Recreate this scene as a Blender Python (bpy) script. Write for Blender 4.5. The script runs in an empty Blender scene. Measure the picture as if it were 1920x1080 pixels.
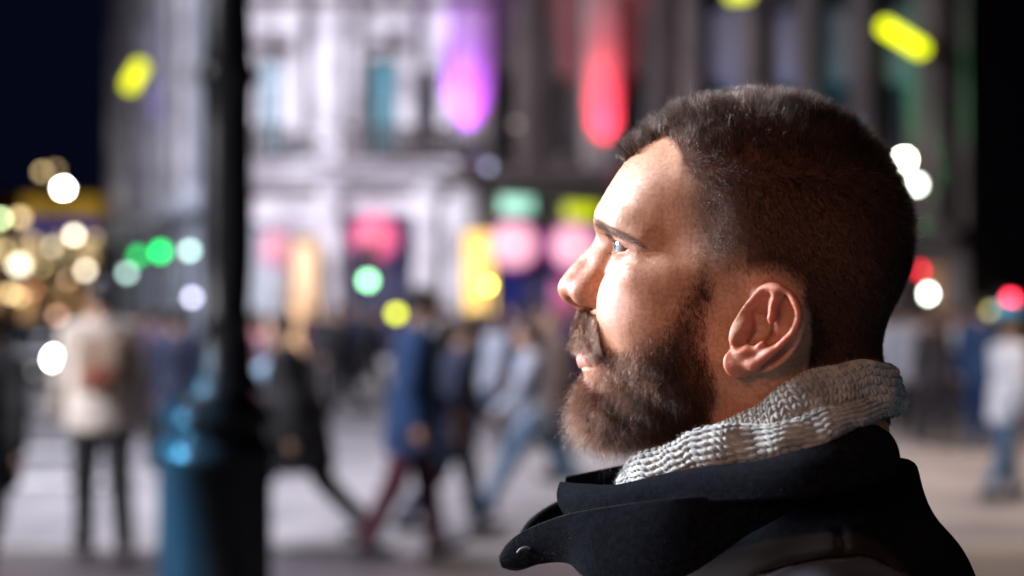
import bpy, bmesh, math, random
import numpy as np
from mathutils import Vector, Matrix, Euler

random.seed(7)
RNG = np.random.default_rng(7)
R = math.radians
scene = bpy.context.scene
COL = scene.collection

# ------------------------------------------------------------------ camera
CAM_Z = 1.60
F_PX = 2667.0                       # 50 mm lens on a 36 mm wide frame, 1920 px across
TILT = math.atan((573 - 540) / F_PX)
cam_data = bpy.data.cameras.new("camera")
cam_data.lens = 50.0
cam_data.sensor_width = 36.0
cam_data.clip_start = 0.05
cam_data.clip_end = 2000.0
cam_data.dof.use_dof = True
cam_data.dof.focus_distance = 0.885
cam_data.dof.aperture_fstop = 3.0
camera = bpy.data.objects.new("camera", cam_data)
camera.location = (0, 0, CAM_Z)
camera.rotation_euler = (math.pi / 2 + TILT, 0, 0)
COL.objects.link(camera)
scene.camera = camera

# ------------------------------------------------------------------ exposure
scene.view_settings.view_transform = 'Standard'
scene.view_settings.look = 'None'
scene.view_settings.exposure = 0.0
scene.view_settings.gamma = 1.0
scene.render.film_transparent = False
scene.cycles.use_denoising = True
scene.cycles.denoising_prefilter = 'ACCURATE'
scene.cycles.max_bounces = 6
scene.cycles.diffuse_bounces = 2
scene.cycles.glossy_bounces = 3
scene.cycles.transmission_bounces = 4
scene.cycles.transparent_max_bounces = 6
scene.cycles.use_adaptive_sampling = True
scene.cycles.adaptive_threshold = 0.01
scene.cycles.sample_clamp_indirect = 4.0
scene.cycles.caustics_reflective = False
scene.cycles.caustics_refractive = False

# ------------------------------------------------------------------ night sky
world = bpy.data.worlds.new("World")
scene.world = world
world.use_nodes = True
wn = world.node_tree
bgn = wn.nodes["Background"]
bgn.inputs["Color"].default_value = (0.0016, 0.0022, 0.0085, 1)
bgn.inputs["Strength"].default_value = 1.0


def at(px, py, Y):
    """World point that stands at depth Y where the photo shows pixel (px, py)."""
    return Vector(((px - 960) / F_PX * Y, Y, CAM_Z + (573 - py) / F_PX * Y))


def ground_y(py):
    return CAM_Z * F_PX / (py - 573)


# ------------------------------------------------------------------ lights
HEAD_TARGET = at(1400, 480, 0.92)

def area_light(name, loc, target, size, size_y, power, color, spread=180):
    ld = bpy.data.lights.new(name, 'AREA')
    ld.shape = 'RECTANGLE'
    ld.size = size
    ld.size_y = size_y
    ld.energy = power
    ld.color = color
    ld.spread = R(spread)
    lo = bpy.data.objects.new(name, ld)
    lo.location = loc
    d = Vector(target) - Vector(loc)
    lo.rotation_euler = d.to_track_quat('-Z', 'Y').to_euler()
    COL.objects.link(lo)
    return lo

# big advertising screens across the junction, out of the picture to the left, and the
# warm and cold light of the street behind the photographer
area_light("screen_light", (-4.5, 2.95, 3.2), HEAD_TARGET, 1.8, 1.5, 450, (0.86, 0.93, 1.0), 100)
area_light("warm_light", (-2.6, -3.0, 3.2), HEAD_TARGET, 1, 1, 9, (1, 0.48, 0.26), 60)
area_light("cold_light", (0.6, -5, 2.5), HEAD_TARGET, 3, 3, 3.4, (0.75, 0.84, 1), 60)
area_light("junction_screen", (-20, 10, 11), (-3.5, 37, 5), 14, 8, 2600, (0.92, 0.90, 1.0), 60)
area_light("street_light_cool", (-6, 13, 11), (-3, 14, 0), 8, 8, 880, (0.86, 0.84, 1.0), 75)
area_light("street_light_warm", (7, 13, 10), (6, 13.5, 0), 7, 7, 480, (1.0, 0.72, 0.54), 75)
area_light("cyan_screen", (-5.4, 5.1, 2.5), (-1.33, 6, 0.74), 0.7, 0.5, 21, (0.08, 0.52, 0.95), 13)
area_light("walker_fill", (-10, 2.5, 5), (-2.2, 10.5, 1), 4, 2.5, 270, (0.95, 0.93, 1.0), 60)  # added fill for the nearer walkers, no built source

# ------------------------------------------------------------------ tagging
def tag(o, label=None, cat=None, group=None, kind=None):
    if label: o["label"] = label
    if cat: o["category"] = cat
    if group: o["group"] = group
    if kind: o["kind"] = kind
    return o


def empty(name, loc=(0, 0, 0), rz=0.0, parent=None):
    o = bpy.data.objects.new(name, None)
    o.empty_display_size = 0.1
    o.location = loc
    o.rotation_euler = (0, 0, rz)
    COL.objects.link(o)
    if parent: o.parent = parent
    return o


def np_mesh(name, V, F, mat=None, parent=None, smooth=True, attrs=None):
    """Mesh object from numpy vertices (n,3) and quad or triangle faces."""
    me = bpy.data.meshes.new(name)
    V = np.asarray(V, dtype=np.float32)
    F = np.asarray(F, dtype=np.int32)
    k = F.shape[1]
    me.vertices.add(len(V)); me.vertices.foreach_set("co", V.ravel())
    me.loops.add(F.size); me.loops.foreach_set("vertex_index", F.ravel())
    me.polygons.add(len(F))
    me.polygons.foreach_set("loop_start", np.arange(0, F.size, k, dtype=np.int32))
    me.polygons.foreach_set("loop_total", np.full(len(F), k, dtype=np.int32))
    me.update(calc_edges=True)
    if smooth:
        me.polygons.foreach_set("use_smooth", np.ones(len(F), dtype=bool))
    for an, av in (attrs or {}).items():
        at_ = me.attributes.new(an, 'FLOAT', 'POINT')
        at_.data.foreach_set("value", np.asarray(av, dtype=np.float32))
    o = bpy.data.objects.new(name, me)
    if mat: me.materials.append(mat)
    COL.objects.link(o)
    if parent: o.parent = parent
    return o


def unit(v):
    return v / (np.linalg.norm(v, axis=-1, keepdims=True) + 1e-9)


# ------------------------------------------------------------------ materials
def new_mat(name):
    m = bpy.data.materials.new(name)
    m.use_nodes = True
    nt = m.node_tree
    b = nt.nodes["Principled BSDF"]
    return m, nt, b


def N(nt, t, **kw):
    n = nt.nodes.new(t)
    for k, v in kw.items():
        if k.startswith("i_"):
            n.inputs[int(k[2:])].default_value = v
        else:
            setattr(n, k, v)
    return n


def noise_mat(name, c1, c2, scale=8.0, rough=0.7, metal=0.0, bump=0.0, coords='Object', detail=5.0, spec=0.5, bscale=None, emit=None):
    """Principled material whose colour wanders between c1 and c2 with fine bump."""
    m, nt, b = new_mat(name)
    tc = N(nt, 'ShaderNodeTexCoord')
    nz = N(nt, 'ShaderNodeTexNoise'); nz.inputs['Scale'].default_value = scale; nz.inputs['Detail'].default_value = detail
    nt.links.new(tc.outputs[coords], nz.inputs['Vector'])
    cr = N(nt, 'ShaderNodeValToRGB')
    cr.color_ramp.elements[0].position = 0.35; cr.color_ramp.elements[0].color = (*c1, 1)
    cr.color_ramp.elements[1].position = 0.65; cr.color_ramp.elements[1].color = (*c2, 1)
    nt.links.new(nz.outputs[0], cr.inputs[0])
    nt.links.new(cr.outputs[0], b.inputs['Base Color'])
    b.inputs['Roughness'].default_value = rough
    b.inputs['Metallic'].default_value = metal
    b.inputs['Specular IOR Level'].default_value = spec
    if bump:
        n2 = N(nt, 'ShaderNodeTexNoise'); n2.inputs['Scale'].default_value = bscale or scale * 6; n2.inputs['Detail'].default_value = 4
        nt.links.new(tc.outputs[coords], n2.inputs['Vector'])
        bp = N(nt, 'ShaderNodeBump'); bp.inputs['Strength'].default_value = bump; bp.inputs['Distance'].default_value = 0.01
        nt.links.new(n2.outputs[0], bp.inputs['Height'])
        nt.links.new(bp.outputs[0], b.inputs['Normal'])
    return m


_glow = {}
def glow_mat(color, strength):
    key = (tuple(round(c, 4) for c in color), round(strength, 3))
    if key not in _glow:
        m, nt, b = new_mat("lit_glass")
        b.inputs['Base Color'].default_value = (*[0.3 * c for c in color], 1)
        b.inputs['Emission Color'].default_value = (*color, 1)
        b.inputs['Emission Strength'].default_value = strength
        _glow[key] = m
    return _glow[key]
# ================================================================== THE MAN
# His own frame, in millimetres: X to the picture's right (he faces -X), Y away
# from the camera, Z up; the origin sits in the middle of his skull.
HEAD_PX, HEAD_PY, HEAD_Y = 1400.0, 480.0, 0.92
HEAD_W = at(HEAD_PX, HEAD_PY, HEAD_Y)
AZ = math.atan2(HEAD_W.x, HEAD_W.y)
EX = np.array([math.cos(AZ), -math.sin(AZ), 0.0])
EY = np.array([math.sin(AZ), math.cos(AZ), 0.0])
HW = np.array(HEAD_W)
CW = np.array([0, 0, CAM_Z])


def pl(px, py, v=0.0):
    """Point of the man's frame (mm) on the plane Y = v that the photo shows at (px, py)."""
    d = np.array([(px - 960) / F_PX, 1.0, (573 - py) / F_PX])
    h = HW + EY * (v * 0.001)
    t = ((h - CW) @ EY) / (d @ EY)
    w = CW + d * t - HW
    return np.array([w @ EX, w @ EY, w[2]]) * 1000.0


def to_px(P):
    """Photo pixels of points (n,3) of the man's frame."""
    W = HW + (P[:, :1] * EX + P[:, 1:2] * EY + P[:, 2:] * np.array([0, 0, 1.0])) * 0.001
    return np.stack([960 + W[:, 0] / W[:, 1] * F_PX, 573 - (W[:, 2] - CAM_Z) / W[:, 1] * F_PX], 1)


def smin(a, b, k):
    h = np.maximum(k - np.abs(a - b), 0.0) / k
    return np.minimum(a, b) - h * h * k * 0.25


def smax(a, b, k):
    return -smin(-a, -b, k)


def ell(p, c, r, rot=0.0, ry=0.0):
    x = p[0] - c[0]; y = p[1] - c[1]; z = p[2] - c[2]
    if rot:
        cs, sn = math.cos(rot), math.sin(rot)
        x, z = cs * x + sn * z, -sn * x + cs * z
    if ry:
        cs, sn = math.cos(ry), math.sin(ry)
        x, y = cs * x + sn * y, -sn * x + cs * y
    k0 = np.sqrt((x / r[0]) ** 2 + (y / r[1]) ** 2 + (z / r[2]) ** 2)
    k1 = np.sqrt((x / r[0] ** 2) ** 2 + (y / r[1] ** 2) ** 2 + (z / r[2] ** 2) ** 2) + 1e-9
    return k0 * (k0 - 1.0) / k1


def cap(p, a, b, r1, r2=None, sy=1.0):
    if r2 is None: r2 = r1
    bx, by, bz = b[0] - a[0], (b[1] - a[1]) * sy, b[2] - a[2]
    x = p[0] - a[0]; y = (p[1] - a[1]) * sy; z = p[2] - a[2]
    h = np.clip((x * bx + y * by + z * bz) / (bx * bx + by * by + bz * bz), 0, 1)
    return np.sqrt((x - h * bx) ** 2 + (y - h * by) ** 2 + (z - h * bz) ** 2) - (r1 + (r2 - r1) * h)


def chain(p, pts, rs, k=0.0):
    d = None
    for i in range(len(pts) - 1):
        c = cap(p, pts[i], pts[i + 1], rs[i], rs[i + 1])
        d = c if d is None else (smin(d, c, k) if k else np.minimum(d, c))
    return d


def catmull(P, n):
    P = np.asarray(P, float)
    Q = np.vstack([2 * P[0] - P[1], P, 2 * P[-1] - P[-2]])
    out = []
    for i in range(1, len(Q) - 2):
        for t in np.linspace(0, 1, n, endpoint=False):
            out.append(0.5 * ((2 * Q[i]) + (-Q[i - 1] + Q[i + 1]) * t + (2 * Q[i - 1] - 5 * Q[i] + 4 * Q[i + 1] - Q[i + 2]) * t * t
                              + (-Q[i - 1] + 3 * Q[i] - 3 * Q[i + 1] + Q[i + 2]) * t ** 3))
    out.append(P[-1])
    return np.array(out)


# front profile of the face, traced on the photograph (skin under the beard estimated)
PROFILE_PX = [(1262, 216), (1228, 240), (1200, 269), (1178, 301), (1155, 335), (1137, 361), (1123.5, 389), (1120.5, 402), (1119.5, 414), (1120.5, 428), (1119.5, 441),
              (1115, 452), (1108, 461), (1096, 473), (1084, 485), (1073, 497), (1062, 510), (1052, 523), (1047, 534), (1046, 543),
              (1048.5, 552), (1055, 562), (1064, 569), (1074, 574), (1083, 580), (1087, 590), (1087, 605), (1085, 622), (1083, 636),
              (1087, 647), (1103, 652.5), (1090, 657), (1082.5, 666), (1081, 675), (1084, 685), (1093, 696), (1096, 706), (1090, 722),
              (1084, 742), (1083, 762), (1090, 782), (1106, 798), (1130, 806)]
PROFILE = np.array([pl(a, b, 0.0) for a, b in PROFILE_PX])
EYE_C = np.array([-69.9, 31.5, 4.6])
EYE_R = 13.2


def ear_pt(px, py, a):
    q = pl(px, py, -a)
    return np.array([q[0], a, q[2]])


HELIX = catmull([ear_pt(1414, 606, 72), ear_pt(1412, 575, 75), ear_pt(1421, 552, 78), ear_pt(1436, 540.5, 81), ear_pt(1456, 539.5, 84.5), ear_pt(1477, 552, 87.5),
                 ear_pt(1491, 574, 89.5), ear_pt(1494, 597, 90), ear_pt(1486, 618, 89.5), ear_pt(1466, 640, 88), ear_pt(1440, 664, 85), ear_pt(1412, 684, 81)], 4)
ANTI = catmull([ear_pt(1458, 562, 84), ear_pt(1450, 576, 84), ear_pt(1444, 596, 84.5), ear_pt(1438, 617, 84.5), ear_pt(1428, 638, 83), ear_pt(1412, 652, 80), ear_pt(1396, 652, 78)], 4)
EAR_C = ear_pt(1440, 605, 80)


def ear_sdf(p):
    x, a, z = p
    # ear plane: flares away from the skull towards its rear edge
    fr = np.clip((x - EAR_C[0]) / 30.0, -1.2, 1.2)
    plane_a = 77.5 + 6.0 * fr
    c = ear_pt(1440, 618, 80)
    # outline of the plate
    plate = np.maximum(ell((x, 0 * x, z), (c[0], 0, c[2]), (19.5, 9, 27.5), rot=-0.50), np.abs(a - plane_a) - 1.6)
    root = cap(p, ear_pt(1440, 560, 66), ear_pt(1412, 660, 64), 9, 9)
    d = smin(plate, root, 8)
    hel = chain(p, HELIX, np.linspace(2.4, 3.0, len(HELIX)) * np.interp(np.linspace(0, 1, len(HELIX)), [0, .15, .5, .8, 1], [.75, 1.0, 1.08, 1.0, 1.0]))
    d = smin(d, hel, 2.2)
    an = chain(p, ANTI, np.interp(np.linspace(0, 1, len(ANTI)), [0, .25, .6, .85, 1], [4.2, 4.8, 3.6, 3.4, 4.0]))
    d = smin(d, an, 5.5)
    lob = ell(p, ear_pt(1381, 682, 76), (8.0, 2.9, 8.6), rot=0.5, ry=-0.25)
    lob = smin(lob, chain(p, [ear_pt(1381, 682, 77), ear_pt(1412, 686, 81)], [3.2, 3.0]), 4)
    d = smin(d, lob, 4.0)
    concha = chain(p, [ear_pt(1424, 566, 84), ear_pt(1421, 588, 82), ear_pt(1417, 612, 80), ear_pt(1402, 634, 79)], [4.6, 6.6, 9.6, 6.6])
    d = smax(d, -concha, 5.0)
    back = chain(p, [ear_pt(1466, 564, 88), ear_pt(1474, 590, 89), ear_pt(1466, 614, 89), ear_pt(1448, 638, 88)], [3.2, 4.0, 3.4, 1.6])
    d = smax(d, -back, 6.0)
    tr = ell(p, ear_pt(1391, 620, 74.0), (6.0, 4.6, 10.0), rot=-0.55)
    d = smin(d, tr, 3.5)
    atr = ell(p, ear_pt(1400, 660, 77.5), (6.5, 3.8, 4.6))
    d = smin(d, atr, 4.0)
    notch = ell(p, ear_pt(1386, 643, 80.5), (3.0, 5, 3.6), rot=-0.5)
    d = smax(d, -notch, 3.0)
    return d


def lid_opening(p):
    """Negative inside the gap between the eyelids."""
    x, a, z = p
    u = (a - 31.0) / 18.6
    cz = 7.2 - 4.4 * np.clip(u, 0, 1) ** 2 + 1.5 * np.clip(-u, 0, 1) ** 2
    hh = 5.0 * np.maximum(1 - u * u, 0) ** 0.55
    d = np.abs(z - cz) - hh
    return np.where(x < -58, d, 5.0)


def face_sdf(p, fine=True):
    x, a, z = p
    d = ell(p, (6, 0, 19), (93, 75, 81.5))
    d = smin(d, ell(p, (-40, 0, 22), (55.5, 58, 53)), 12)
    d = smin(d, ell(p, (46, 0, 1), (53, 63, 60)), 14)
    d = smin(d, ell(p, (-33, 0, -32), (58, 51, 72)), 16)
    d = smin(d, cap(p, (6, 50, -62), (-84, 17, -96), 15, 12), 18)
    d = smin(d, cap(p, (6, 50, -62), (14, 60, -10), 15, 13), 14)
    d = smin(d, ell(p, (-50, 43, -13), (30, 18.5, 15)), 12)
    d = smin(d, cap(p, (-42, 53, -8), (4, 62, -4), 7, 6), 20)
    d = smin(d, ell(p, (-44, 36, -42), (43, 24, 36)), 14)
    d = smin(d, ell(p, (-76, 0, -56), (28, 31, 30)), 14)
    d = smin(d, ell(p, (-89, 0, -95), (17, 22, 16)), 10)
    d = smin(d, ell(p, (-45, 0, -92), (46, 34, 18)), 16)
    # neck and shoulders
    d = smin(d, cap(p, (25, 0, -55), (38, 0, -215), 58, 62, 1.02), 16)
    d = smin(d, cap(p, (4, 34, -150), (22, 45, -28), 16, 18), 22)       # sternomastoid
    d = smin(d, cap(p, (62, 0, -238), (58, 150, -292), 52, 48), 50)
    d = smin(d, ell(p, (25, 0, -310), (90, 140, 70)), 40)
    # temple hollow
    d = smax(d, -ell(p, (-50, 82, 18), (30, 20, 26)), 24)
    # brow ridge
    brow = chain(p, [(-90, 7, 23), (-85, 22, 22), (-76, 37, 17), (-64, 45, 8)], [7.5, 7.5, 7, 5.5], 4)
    d = smin(d, brow, 14)
    # eye socket
    d = smax(d, -ell(p, (-92, 27, 5), (14.5, 15.5, 10.5)), 9)
    d = smax(d, -ell(p, (-97, 15, 4), (8, 7.5, 12), rot=0.3), 6)
    # nose
    nose = chain(p, [(-91, 0, 14), (-97, 0, 3), (-106, 0, -9), (-112.5, 0, -19.0)], [5.5, 5.8, 7.0, 8.4], 3)
    nose = smin(nose, cap(p, (-87, 6, 6), (-96, 7.5, -14), 6.0, 7.5), 10)
    nose = smin(nose, cap(p, (-109.5, 4.5, -19.5), (-101, 9.5, -20), 6.6, 6.8), 5)
    nose = smin(nose, ell(p, (-100.5, 13.0, -24.4), (11.8, 6.2, 8.8), rot=-0.2), 5.5)
    nose = smin(nose, cap(p, (-114, 0, -25), (-104, 0, -32), 4.2, 4.6), 3)
    d = smin(d, nose, 5)
    # crease behind the wing of the nose
    cre = chain(p, [(-95, 21, -15), (-88.5, 22, -25), (-91.5, 21, -34)], [1.4, 2.0, 1.6])
    d = smax(d, -cre, 3.0)
    d = smax(d, -ell(p, (-108.5, 6.6, -32.0), (6.6, 3.3, 4.8), rot=-0.35), 1.6)
    # cheek pad beside nose and mouth
    d = smin(d, ell(p, (-72, 29, -33), (22, 15, 28), rot=0.12), 9)
    # lips
    d = smin(d, chain(p, [(-101, 0, -54), (-97, 12, -55), (-86, 24, -60)], [6.5, 6.0, 3.0], 3), 4)
    d = smin(d, chain(p, [(-102, 0, -67), (-97, 11, -66), (-86, 23, -61)], [6.2, 5.6, 3.0], 3), 3)
    d = smax(d, -chain(p, [(-111, 0, -60.2), (-103, 12, -60.6), (-88, 27, -62)], [2.4, 2.0, 1.5]), 2.0)
    if not fine:
        return d
    # eyelids
    lid = ell(p, EYE_C + np.array([0.2, 0.3, 0]), (14.9, 17.6, 14.6))
    d = smin(d, lid, 3.4)
    fold = chain(p, [(-84.5, 20, 14.0), (-85.3, 30, 14.4), (-80.5, 40, 12.0), (-73, 48, 7.5)], [0.9, 1.1, 1.1, 0.6])
    d = smax(d, -fold, 1.8)
    d = smax(d, -chain(p, [(-82, 24, -7), (-80.5, 32, -8.5), (-73, 42, -6)], [0.1, 0.4, 0.1]), 5.0)
    op = np.maximum(lid_opening(p), ell(p, EYE_C, (19, 19, 19)))
    d = smax(d, -op, 0.9)
    ball = ell(p, EYE_C, (EYE_R - 0.6,) * 3)
    d = np.minimum(d, ball)
    return d


def make_delta():
    """How far the midline must move in X, by height, for the traced profile."""
    zs = np.arange(-112, 75, 0.5)
    o = np.argsort(PROFILE[:, 2])
    zt, xt = PROFILE[:, 2][o], PROFILE[:, 0][o]
    xs = np.arange(-150, 0, 0.25)
    X, Z = np.meshgrid(xs, zs, indexing='ij')
    D = face_sdf((X, 0 * X, Z), False)
    first = np.argmax(D < 0, axis=0)
    xf = xs[first]
    dl = np.interp(zs, zt, xt) - xf
    w = np.clip((zs + 112) / 6, 0, 1) * np.clip((74 - zs) / 8, 0, 1)
    dl = np.clip(dl, -9, 9) * w
    kern = np.hanning(7); kern /= kern.sum()
    return zs, np.convolve(dl, kern, 'same')


DELTA = None


def man_sdf(p):
    x, a, z = p
    f = np.exp(-(a / 15.0) ** 2) * np.clip((-x - 40) / 25, 0, 1)
    x2 = x - np.interp(z, DELTA[0], DELTA[1]) * f
    q = (x2, a, z)
    d = face_sdf(q)
    m = (np.abs(x - EAR_C[0]) < 45) & (np.abs(z - EAR_C[2]) < 50) & (a > 52)
    if m.any():
        e = ear_sdf((x[m], a[m], z[m]))
        d = d.copy()
        d[m] = smin(d[m], e, 2.5)
    return d


def sdf_mesh(f, lo, hi, h, B=8, mirror=True, thr=None):
    """Surface nets of the zero level of f; with mirror, f is sampled for Y <= 0 only."""
    lo = np.array(lo, float); hi = np.array(hi, float)
    if mirror: hi[1] = 0.0
    n = (np.ceil((hi - lo) / h / B).astype(int)) * B
    if mirror:
        lo[1] = hi[1] - n[1] * h + h * 0.5          # samples straddle the mirror plane
    nb = n // B
    cs = [lo[i] + (np.arange(nb[i]) * B + (B - 1) / 2) * h for i in range(3)]
    CX, CY, CZ = np.meshgrid(*cs, indexing='ij')
    ab = np.abs if mirror else (lambda q: q)
    cd = f((CX.ravel(), ab(CY).ravel(), CZ.ravel())).reshape(CX.shape)
    thr = thr or B * h * 1.6
    vals = np.repeat(np.repeat(np.repeat(cd.astype(np.float32), B, 0), B, 1), B, 2)
    act = np.argwhere(np.abs(cd) < thr)
    off = np.stack(np.meshgrid(*[np.arange(B)] * 3, indexing='ij'), -1).reshape(-1, 3)
    step = 160
    for s in range(0, len(act), step):
        I = (act[s:s + step, None, :] * B + off[None]).reshape(-1, 3)
        P = lo + I * h
        v = f((P[:, 0], ab(P[:, 1]), P[:, 2]))
        vals[I[:, 0], I[:, 1], I[:, 2]] = v
    if mirror:
        vals = np.concatenate([vals, vals[:, ::-1, :]], 1)
    ins = vals < 0
    c = [ins[i:ins.shape[0] - 1 + i, j:ins.shape[1] - 1 + j, k:ins.shape[2] - 1 + k] for i in (0, 1) for j in (0, 1) for k in (0, 1)]
    s = np.zeros(c[0].shape, np.int8)
    for q in c: s += q
    cells = np.argwhere((s > 0) & (s < 8))
    idx = -np.ones(s.shape, np.int32)
    idx[cells[:, 0], cells[:, 1], cells[:, 2]] = np.arange(len(cells))
    corners = [(i, j, k) for i in (0, 1) for j in (0, 1) for k in (0, 1)]
    cv = [vals[cells[:, 0] + i, cells[:, 1] + j, cells[:, 2] + k] for i, j, k in corners]
    acc = np.zeros((len(cells), 3)); cnt = np.zeros(len(cells))
    for A in range(8):
        for Bc in range(A + 1, 8):
            ca, cb = np.array(corners[A]), np.array(corners[Bc])
            if np.abs(ca - cb).sum() != 1: continue
            m = (cv[A] < 0) != (cv[Bc] < 0)
            t = cv[A][m] / (cv[A][m] - cv[Bc][m])
            acc[m] += ca + t[:, None] * (cb - ca)
            cnt[m] += 1
    V = lo + (cells + acc / cnt[:, None]) * h
    faces = []
    for ax in range(3):
        u, w = [(1, 2), (2, 0), (0, 1)][ax]
        sl0 = [slice(None)] * 3; sl1 = [slice(None)] * 3
        sl0[ax] = slice(0, -1); sl1[ax] = slice(1, None)
        a0, a1 = ins[tuple(sl0)], ins[tuple(sl1)]
        E = np.argwhere(a0 != a1)
        E = E[(E[:, u] > 0) & (E[:, w] > 0) & (E[:, u] < ins.shape[u] - 1) & (E[:, w] < ins.shape[w] - 1)]
        flip = a1[E[:, 0], E[:, 1], E[:, 2]]
        du = np.zeros(3, int); du[u] = 1
        dw = np.zeros(3, int); dw[w] = 1
        q = [E - du - dw, E - dw, E, E - du]
        q = np.stack([idx[t[:, 0], t[:, 1], t[:, 2]] for t in q], 1)
        q[flip] = q[flip][:, ::-1]
        faces.append(q)
    Fq = np.vstack(faces)
    Fq = Fq[(Fq >= 0).all(1)]
    return V, Fq


def sdf_grad(f, V, e=0.35):
    def g(P): return f((P[:, 0], np.abs(P[:, 1]), P[:, 2]))
    G = np.stack([g(V + np.eye(3)[i] * e) - g(V - np.eye(3)[i] * e) for i in range(3)], 1) / (2 * e)
    return G


def project(f, V, n=2):
    for _ in range(n):
        G = sdf_grad(f, V)
        d = f((V[:, 0], np.abs(V[:, 1]), V[:, 2]))
        g2 = (G ** 2).sum(1)
        st = G * (d / np.maximum(g2, 0.15))[:, None]
        L = np.linalg.norm(st, axis=1, keepdims=True)
        V = V - st * np.minimum(1, 0.6 / np.maximum(L, 1e-6))
    return V


def W(P):
    """man's frame (mm) -> metres in the frame of his root, which stands on the ground below his head."""
    P = np.asarray(P, float) * 0.001
    P = P.copy(); P[..., 2] += HW[2]
    return P


import time as _time
_t0 = _time.time()
def clock(s): print("TIME %-14s %.1f" % (s, _time.time() - _t0), flush=True)

DELTA = make_delta()
MV, MF = sdf_mesh(man_sdf, (-130, -230, -260), (125, 0, 112), 1.0)
MV = project(man_sdf, MV, 1)
CREASES = [  # fine lines of the skin as (photo pixels, depth mm)
    ([(1152, 352), (1180, 345), (1212, 348)], 0.35), ([(1143, 369), (1175, 363), (1215, 368), (1240, 376)], 0.40), ([(1136, 388), (1165, 384), (1190, 388)], 0.25),
    ([(1199, 474), (1216, 471), (1236, 464)], 0.40), ([(1199, 479), (1219, 481), (1240, 480)], 0.42), ([(1198, 484), (1214, 490), (1232, 496)], 0.32),
    ([(1150, 486), (1172, 493), (1192, 491)], 0.40), ([(1160, 497), (1182, 503), (1200, 499)], 0.22), ([(1352, 560), (1349, 600), (1352, 640)], 0.4),
    ([(1380, 742), (1430, 728), (1480, 700)], 0.5), ([(1362, 762), (1410, 752), (1450, 738)], 0.35), ([(1110, 428), (1124, 440)], 0.2)]


def crease(V):
    Nn = sdf_grad(man_sdf, V); Nn /= np.linalg.norm(Nn, axis=1, keepdims=True) + 1e-9
    Q = V.copy(); Q[:, 1] = -np.abs(Q[:, 1]); px = to_px(Q); d = np.zeros(len(V))
    for pts, dep in CREASES:
        L = catmull([(a, b, 0) for a, b in pts], 8)[:, :2]; t = np.linspace(0, 1, len(L)); best = np.full(len(V), 1e9); tt = np.zeros(len(V))
        m = (px[:, 0] > L[:, 0].min() - 12) & (px[:, 0] < L[:, 0].max() + 12) & (px[:, 1] > L[:, 1].min() - 12) & (px[:, 1] < L[:, 1].max() + 12)
        pm = px[m]; D = np.hypot(pm[:, None, 0] - L[None, :, 0], pm[:, None, 1] - L[None, :, 1]); j = D.argmin(1)
        d[m] -= dep * np.exp(-(D.min(1) / 2.6) ** 2) * np.sin(np.pi * np.clip(t[j], 0.03, 0.97)) ** 0.6
        d[m] += dep * 0.35 * np.exp(-((D.min(1) - 6) / 3.5) ** 2) * np.sin(np.pi * np.clip(t[j], 0.03, 0.97))
    # slow unevenness of real skin
    lum = np.zeros(len(V)); g = np.random.default_rng(5)
    for s, am in ((17, 0.10), (8, 0.06), (4, 0.045)):
        for _ in range(4): lum += am * np.sin(V @ g.normal(size=3) * (6.28 / s) + g.uniform(0, 6.28))
    return V + Nn * (d * 0.8 + lum * 0.16)[:, None]


MV = crease(MV)
MN = sdf_grad(man_sdf, MV)
MN /= np.linalg.norm(MN, axis=1, keepdims=True) + 1e-9
clock("head")
man = empty("person", (HEAD_W.x, HEAD_W.y, 0), -AZ)
tag(man, "bearded man in black coat and grey knitted scarf, looking left, close to the camera", "person")
# ------------------------------------------------------------------ skin
def in_poly(px, poly):
    """Signed distance in pixels of points (n,2) to a polygon, positive inside."""
    P = np.asarray(poly, float); x, y = px[:, 0], px[:, 1]
    inside = np.zeros(len(px), bool); dist = np.full(len(px), 1e9)
    for i in range(len(P)):
        (x0, y0), (x1, y1) = P[i], P[(i + 1) % len(P)]
        c = ((y0 > y) != (y1 > y)) & (x < (x1 - x0) * (y - y0) / (y1 - y0 + 1e-12) + x0)
        inside ^= c
        ex, ey = x1 - x0, y1 - y0
        t = np.clip(((x - x0) * ex + (y - y0) * ey) / (ex * ex + ey * ey + 1e-9), 0, 1)
        dist = np.minimum(dist, np.hypot(x - x0 - t * ex, y - y0 - t * ey))
    return np.where(inside, dist, -dist)


def near_px(P):
    Q = np.array(P, float); Q[:, 1] = -np.abs(Q[:, 1])
    return to_px(Q)


SCALP = [(1120, 330), (1172, 310), (1186, 296), (1206, 280), (1226, 266), (1244, 262), (1262, 272), (1272, 296), (1262, 330), (1254, 362), (1254, 395), (1260, 430), (1272, 470), (1282, 520), (1294, 572), (1338, 575),
         (1352, 529), (1395, 526), (1425, 520), (1462, 524), (1495, 545), (1514, 585), (1516, 640), (1508, 690), (1520, 730), (1720, 820), (1900, 500),
         (1700, 60), (1300, 40), (1080, 200)]
BEARD = [(1124, 640), (1160, 648), (1200, 630), (1230, 604), (1254, 574), (1272, 538), (1284, 500), (1292, 440), (1340, 440), (1348, 530), (1342, 570), (1334, 610), (1332, 650),
         (1344, 690), (1347, 730), (1335, 800), (1300, 840), (1180, 880), (1020, 880), (1020, 700), (1080, 692), (1104, 690), (1112, 672), (1112, 655)]
STACHE = [(1060, 576), (1098, 580), (1119, 588), (1126, 610), (1131, 645), (1128, 668), (1112, 668), (1104, 655), (1096, 648), (1070, 652), (1040, 640)]
NPX = near_px(MV)
d_scalp, d_beard, d_stache = in_poly(NPX, SCALP), in_poly(NPX, BEARD), in_poly(NPX, STACHE)
AY = np.abs(MV[:, 1])
SC_W = np.interp(NPX[:, 1], [300, 350, 520, 560], [10, 62, 55, 16]) * np.where(NPX[:, 0] > 1400, 0.55, 1)


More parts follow.
